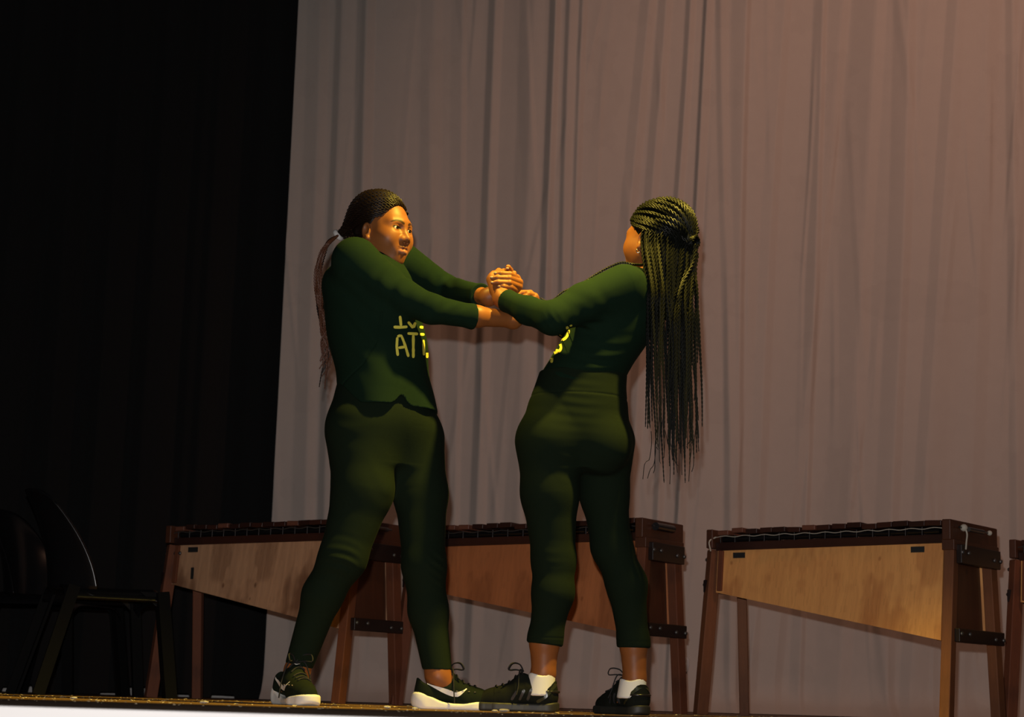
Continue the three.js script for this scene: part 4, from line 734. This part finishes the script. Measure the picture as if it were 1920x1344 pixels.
  const hg = polygonize(HEADF, V(-0.1, -0.19, -0.13), V(0.1, 0.13, 0.125), 0.0024, headColour(skinB, lipA)); hg.applyMatrix4(hf.m);
  const [bl, bh] = bounds([hipR, hipL, knR, knL, anR, anL, shR, shL, elR, elL], 0.16); bl.y = 0.03;
  const ankleB = (c) => polygonize(blend(legs), V(c.x - 0.09, 0.05, c.z - 0.09), V(c.x + 0.09, 0.3, c.z + 0.09), 0.005, sc);
  addTop(pb, 'person', 'person seen from behind with long loose twisted braids, leaning back in dark green clothes', 'person');
  part(pb, 'body', mergeGeometries([polygonize(bodyF, bl, bh, 0.011, sc), hg, polygonize(blend([...armL, ...handL]), P(890, 610, -6.1), P(1000, 480, -5.84), 0.0024, sc), polygonize(blend([...armR, ...handR]), P(930, 640, -6.22), P(1040, 530, -5.98), 0.0032, sc), ankleB(anL), ankleB(anR)]), skinMat);
  for (const s of [-1, 1]) part(pb, 'eye', eyeball(hf, s, V(0, 0, 1)), eyeMat);

  // ---- fitted top
  const dL = wrL.clone().sub(elL).normalize(), dR = wrR.clone().sub(elR).normalize(), cL = P(949, 563, -5.935), cR = P(1016, 587, -6.14);
  const cuff = (pts, c, dir) => { const f = blend(chain(pts, 0.03, 0.02)); return (x, y, z) => smax(f(x, y, z), (x - c.x) * dir.x + (y - c.y) * dir.y + (z - c.z) * dir.z, 0.004); };
  const sleeveL = cuff([[shL, 0.074], [P(1095, 568, -5.84), 0.061], [elL, 0.05], [P(990, 582, -5.86), 0.043], [cL, 0.033], [cL.clone().addScaledVector(dL, 0.08), 0.031]], cL, dL), sleeveR = cuff([[shR, 0.07], [elR, 0.048], [cR, 0.034], [cR.clone().addScaledVector(dR, 0.08), 0.031]], cR, dR);
  const trunk = loft([{ c: P(1086, 760, -5.99), a: 0.162, b: 0.135, ang: yawP }, { c: P(1090, 715, -5.99), a: 0.143, b: 0.125, ang: yawP + 0.08 }, { c: P(1108, 680, -5.99), a: 0.138, b: 0.132, ang: yawP + 0.2 }, { c: P(1134, 640, -5.99), a: 0.143, b: 0.132, ang: yawP + 0.38 }, { c: P(1160, 600, -5.99), a: 0.145, b: 0.125, ang: yawC }, { c: P(1192, 550, -6.0), a: 0.14, b: 0.105, ang: yawC }, { c: P(1206, 515, -6.0), a: 0.09, b: 0.075, ang: yawC }]);
  const ws = [creases(P(1030, 605, -5.74), V(0.8, 0.5, 0), V(0, -0.3, 0.95), 0.024, 0.0018, 0.05), creases(P(1100, 705, -5.87), V(0.15, 1, 0), V(0, 0, 1), 0.045, 0.004, 0.13), creases(P(1110, 610, -5.85), V(0.6, 1, 0), V(0, 0, 1), 0.05, 0.002, 0.08)];
  const hemY = P(1090, 716, -5.87).y, hemX = P(1090, 716, -5.87).x;
  const topB = (x, y, z) => { let t = smax(trunk(x, y, z), hemY + (x - hemX) * -0.12 + 0.004 * Math.sin(x * 40) - y, 0.004); t = smax(t, y - P1515, 0.02); let d = smin(t, sleeveL(x, y, z), 0.04); d = smin(d, sleeveR(x, y, z), 0.03); for (const k of ws) d += k(x, y, z); return d; };
  const P1515 = P(1206, 497, -5.95).y;
  const [tl, th] = bounds([P(930, 760, -6), P(1330, 470, -6), P(1100, 600, -5.7), P(1100, 600, -6.36)], 0.01);
  const top = part(pb, 'top', polygonize(topB, tl, th, 0.005), topMat, 'dark green fitted long-sleeved top');
  const toCam = (p) => p.clone().sub(camera.position).normalize();
  for (const s of [[[1063, 612], [1066, 622], [1062, 632], [1055, 637], [1050, 633], [1053, 626]], [[1042, 645], [1049, 643], [1052, 651], [1049, 658], [1042, 656]], [[1028, 671], [1036, 663], [1046, 660]], [[1033, 664], [1035, 671], [1034, 680]], [[1070, 609], [1071, 612]]]) { const g = paintStroke(topB, s.map(([a, b]) => P(a, b, -5.6)), toCam, 0.0085, 0.002); if (g) part(top, 'painted_letter', g, paintMat, 'yellow brushed lettering'); }

  // ---- leggings
  const leg0 = blend([[loft([{ c: P(1080, 880, -5.99), a: 0.13, b: 0.1, ang: yawP }, { c: P(1079, 830, -5.99), a: 0.176, b: 0.14, ang: yawP }, { c: P(1083, 770, -5.99), a: 0.166, b: 0.14, ang: yawP }, { c: P(1089, 725, -5.99), a: 0.149, b: 0.13, ang: yawP }, { c: P(1094, 700, -5.99), a: 0.143, b: 0.125, ang: yawP }]), 0],
    [sph(P(1032, 836, -5.935), 0.092), 0.05], [sph(P(1130, 836, -5.95), 0.09), 0.04],
    ...chain([[P(1030, 830, -5.95), 0.104], [P(1031, 925, -5.95), 0.088], [knL, 0.0655], [P(1037, 1110, -5.955), 0.062], [P(1022, 1200, -5.97), 0.0505], [anL, 0.045]], 0.03, 0.03), ...chain([[P(1134, 830, -6.02), 0.098], [P(1133, 925, -6.04), 0.075], [P(1147, 1025, -6.05), 0.062], [P(1175, 1095, -6.05), 0.061], [P(1188, 1205, -6.06), 0.047], [anR, 0.042]], 0.015, 0.03)]);
  const kw = [creases(P(1036, 1050, -5.88), V(0, 1, 0), V(0, 0, 1), 0.03, 0.0008, 0.05), creases(P(1155, 1060, -5.97), V(0, 1, 0), V(0, 0, 1), 0.03, 0.0008, 0.05), creases(P(1085, 880, -5.86), V(0.3, 1, 0), V(0, 0, 1), 0.04, 0.0025, 0.05), creases(P(1090, 735, -5.84), V(0.1, 1, 0), V(0, 0, 1), 0.03, 0.0015, 0.1)];
  const cL2 = P(1020, 1206, -5.93).y, cR2 = P(1188, 1214, -6.02).y, band = P(1090, 722, -5.85).y;
  const leggingsB = (x, y, z) => { let d = leg0(x, y, z); for (const k of kw) d += k(x, y, z); d = smax(d, (x < 0.25 ? cL2 - (x - 0.1) * 0.1 : cR2) - y, 0.004); const hm = (y - (x < 0.25 ? cL2 : cR2) - 0.018) / 0.002; if (hm > -3 && hm < 3) d += 0.001 * Math.exp(-hm * hm); const bd = (y - band + 0.02) / 0.003; if (bd > -3 && bd < 3) d += 0.0018 * Math.exp(-bd * bd); return d; };
  const [ll, lh] = bounds([P(950, 1225, -6), P(1235, 695, -6), P(1080, 800, -5.77), P(1080, 800, -6.25)], 0.01);
  part(pb, 'leggings', polygonize(leggingsB, ll, lh, 0.005), legMat, 'dark green cropped leggings');

  // ---- socks and shoes
  for (const [c, t] of [[anL, P(1020, 1264, -5.97).y], [anR, P(1190, 1274, -6.06).y]]) {
    const f = rc(V(c.x - 0.012, 0.04, c.z), V(c.x - 0.002, t + 0.02, c.z), 0.046, 0.041), sk = (x, y, z) => smax(smax(f(x, y, z), y - t - 0.004 * Math.sin(x * 90), 0.004), 0.05 - y, 0.004);
    part(pb, 'sock', polygonize(sk, V(c.x - 0.07, 0.03, c.z - 0.07), V(c.x + 0.07, t + 0.03, c.z + 0.07), 0.005), whiteMat, 'white ankle sock');
  }
  makeShoe(pb, V(anL.x + 0.054, 0, anL.z), Math.PI - 0.04, 'dark', 'black sneaker seen from the side', 1.03);
  makeShoe(pb, V(anR.x + 0.032, 0, anR.z + 0.048), Math.PI - 1.02, 'dark', 'black sneaker pointing away', 1.0);

  // ---- twisted braids
  seedN = 77;
  const hC = V(0, 0.036, -0.022), R = V(0.0845, 0.092, 0.106);
  const cap0 = ell(hC.x, hC.y, hC.z, 0.08, 0.088, 0.102), capF = (x, y, z) => smax(smax(cap0(x, y, z), z - 0.72 * y - 0.022 + 0.25 * Math.max(0, Math.abs(x) - 0.045), 0.012), -y - 0.07, 0.01);
  const hair = part(pb, 'hair', polygonize(capF, V(-0.1, -0.1, -0.14), V(0.1, 0.15, 0.1), 0.004).applyMatrix4(hf.m), hairMatB, 'long black two-strand twists, half tied up');
  const onSkull = (u, k) => { const s = 1 / Math.hypot(u.x / R.x, u.y / R.y, u.z / R.z); return u.clone().multiplyScalar(s * k).add(hC); };
  const tieW = P(1299, 456, -5.9), tieL = tieW.clone().applyMatrix4(hf.inv), uT = tieL.clone().sub(hC).normalize();
  for (let row = 0; row < 5; row++) {
    const n = [17, 15, 13, 11, 8][row];
    for (let i = 0; i < n; i++) {
      const qq = (i + 0.5 + rr(-0.2, 0.2)) / n, ang = mix(-1, 1, qq), ax = ang * 0.075, yy = 0.098 - 0.06 * Math.pow(Math.abs(ang), 1.6), zz = 0.72 * yy + 0.024 - 0.034 * row - 0.012 * Math.abs(ang);
      const u0 = V(ax, yy - hC.y + 0.02 * row * (1 - Math.abs(ang)), zz - hC.z).normalize(), pts = [], kk = 1.0 + 0.05 * row + rr(0, 0.04), lift = 0.02 + rr(0, 0.04), w = Math.acos(clamp(u0.dot(uT), -1, 1));
      for (let t = 0; t <= 10; t++) { const s = t / 10, u = u0.clone().multiplyScalar(Math.sin((1 - s) * w)).addScaledVector(uT, Math.sin(s * w)).divideScalar(Math.sin(w)); u.y += 0.18 * Math.sin(Math.PI * s) * (1 - 0.7 * Math.abs(ang)); u.normalize(); const p = onSkull(u, kk + lift * Math.sin(Math.PI * s)); if (s > 0.75) p.lerp(tieL.clone().add(V(rr(-0.012, 0.012), rr(-0.016, 0.012), rr(-0.01, 0.01))), sstep(0.75, 1, s)); pts.push(p.applyMatrix4(hf.m)); }
      part(hair, 'braid', twist(pts, rr(0.006, 0.0072), 0.028, 0.0056, rr(0, 6), 0.0032, 6), hairMatB);
    }
  }
  // twist wound round the tie
  { const pts = []; for (let i = 0; i <= 26; i++) { const a = i * 0.72; pts.push(tieL.clone().add(V(Math.cos(a) * 0.02, Math.sin(a) * 0.019 + 0.002, -0.012 + 0.016 * i / 26)).applyMatrix4(hf.m)); } part(hair, 'braid', twist(pts, 0.006, 0.018, 0.005, 0, 0.0034), hairMatB); }
  // long braids that hang down
  const hangFrom = (s0, s1, x0, x1, yEnd, z1, r) => { const pts = s0 ? [s0, s1] : [], d = rr(-6, 6), ph = rr(0, 6), sw = rr(1, 4), y0 = s0 ? 545 : 470; for (let i = 0; i <= 7; i++) { const s = i / 7, e = sstep(0, 0.35, s); pts.push(P(mix(x0, x1, e) + sw * Math.sin(s * 5 + ph) + d * s * s, mix(y0, yEnd, s), z1)); } part(hair, 'braid', twist(pts, r * 1.2, 0.028, r * 0.36, rr(0, 6), 0.0042), hairMatB); };
  const hang = (x0, y0, z0, x1, yEnd, z1, r) => { const pts = [], d = rr(-6, 6), ph = rr(0, 6), sw = rr(1, 4); for (let i = 0; i <= 9; i++) { const s = i / 9, e = sstep(0, 0.35, s); pts.push(P(mix(x0, x1, e) + sw * Math.sin(s * 5 + ph) + d * s * s, mix(y0, yEnd, s), mix(z0, z1, e))); } part(hair, 'braid', twist(pts, r * 1.2, 0.028, r * 0.36, rr(0, 6), 0.0042), hairMatB); };
  for (let i = 0; i < 40; i++) { // from under the swept-back hair, all round the back of the head
    const t = (i + rr(0, 1)) / 40, phi = mix(1.62, -0.5, t), y = rr(-0.35, 0.15), u = V(Math.sin(phi), y, -Math.cos(phi)).normalize(), a = onSkull(u, 0.93), b = onSkull(u, rr(1.03, 1.12)); b.y -= 0.045;
    const s1 = b.applyMatrix4(hf.m); hangFrom(a.applyMatrix4(hf.m), s1, mix(1213, 1300, t), mix(1213, 1306, t), rr(700, 850), s1.z + rr(-0.02, 0.02) + (t < 0.35 ? 0.03 : 0), rr(0.0042, 0.0056));
  }
  for (let i = 0; i < 30; i++) { const x = mix(1222, 1300, rnd()); hang(1299 + rr(-8, 12), 458 + rr(-4, 30), -5.9 + rr(-0.02, 0.02), mix(x, 1290, 0.45), rr(690, 880), -5.88 + rr(-0.03, 0.03), rr(0.0042, 0.0055)); }
  for (const [x, e] of [[1212, 800], [1221, 790], [1309, 680], [1304, 830], [1311, 800], [1238, 905], [1268, 890], [1284, 905]]) hang(x < 1240 ? 1216 : 1302, 490, -5.92, x, e, -5.9, 0.0045);
  for (let i = 0; i < 26; i++) { // thin loose ends
    const x = rr(1208, 1310), y0 = rr(740, 820), pts = []; const sw = rr(-14, 14); for (let k = 0; k <= 5; k++) pts.push(P(x + sw * Math.pow(k / 5, 2) + 2 * Math.sin(k + i), y0 + k * rr(14, 21), -5.9)); part(hair, 'braid', tube(pts, 0.0011, 14, 4), hairMatB);
  }
  // one twist laid over the shoulder and along the arm
  { const pts = [[1236, 500], [1210, 497], [1188, 494], [1168, 491], [1145, 493], [1118, 506], [1088, 526], [1058, 546], [1030, 561], [1012, 566]].map(([a, b], i) => { const s = P(a, b + 8, i < 3 ? -5.9 : -5.86); return i < 2 ? P(a, b, -5.9) : (trace(topB, P(a, b - 25, i > 6 ? -5.83 : -5.87), V(0, -1, 0), 0.004) || s); }); part(hair, 'braid', twist(pts, 0.0046, 0.016, 0.002, 0, 0.0034), hairMatB, 'single twist lying along the arm'); }
  { const e = hf.at(0.078, -0.045, -0.002); part(pb, 'earring', new THREE.TorusGeometry(0.006, 0.0014, 8, 18).translate(e.x, e.y - 0.004, e.z), metalMat, 'small silver hoop earring'); }
}
renderer.render(scene, camera);
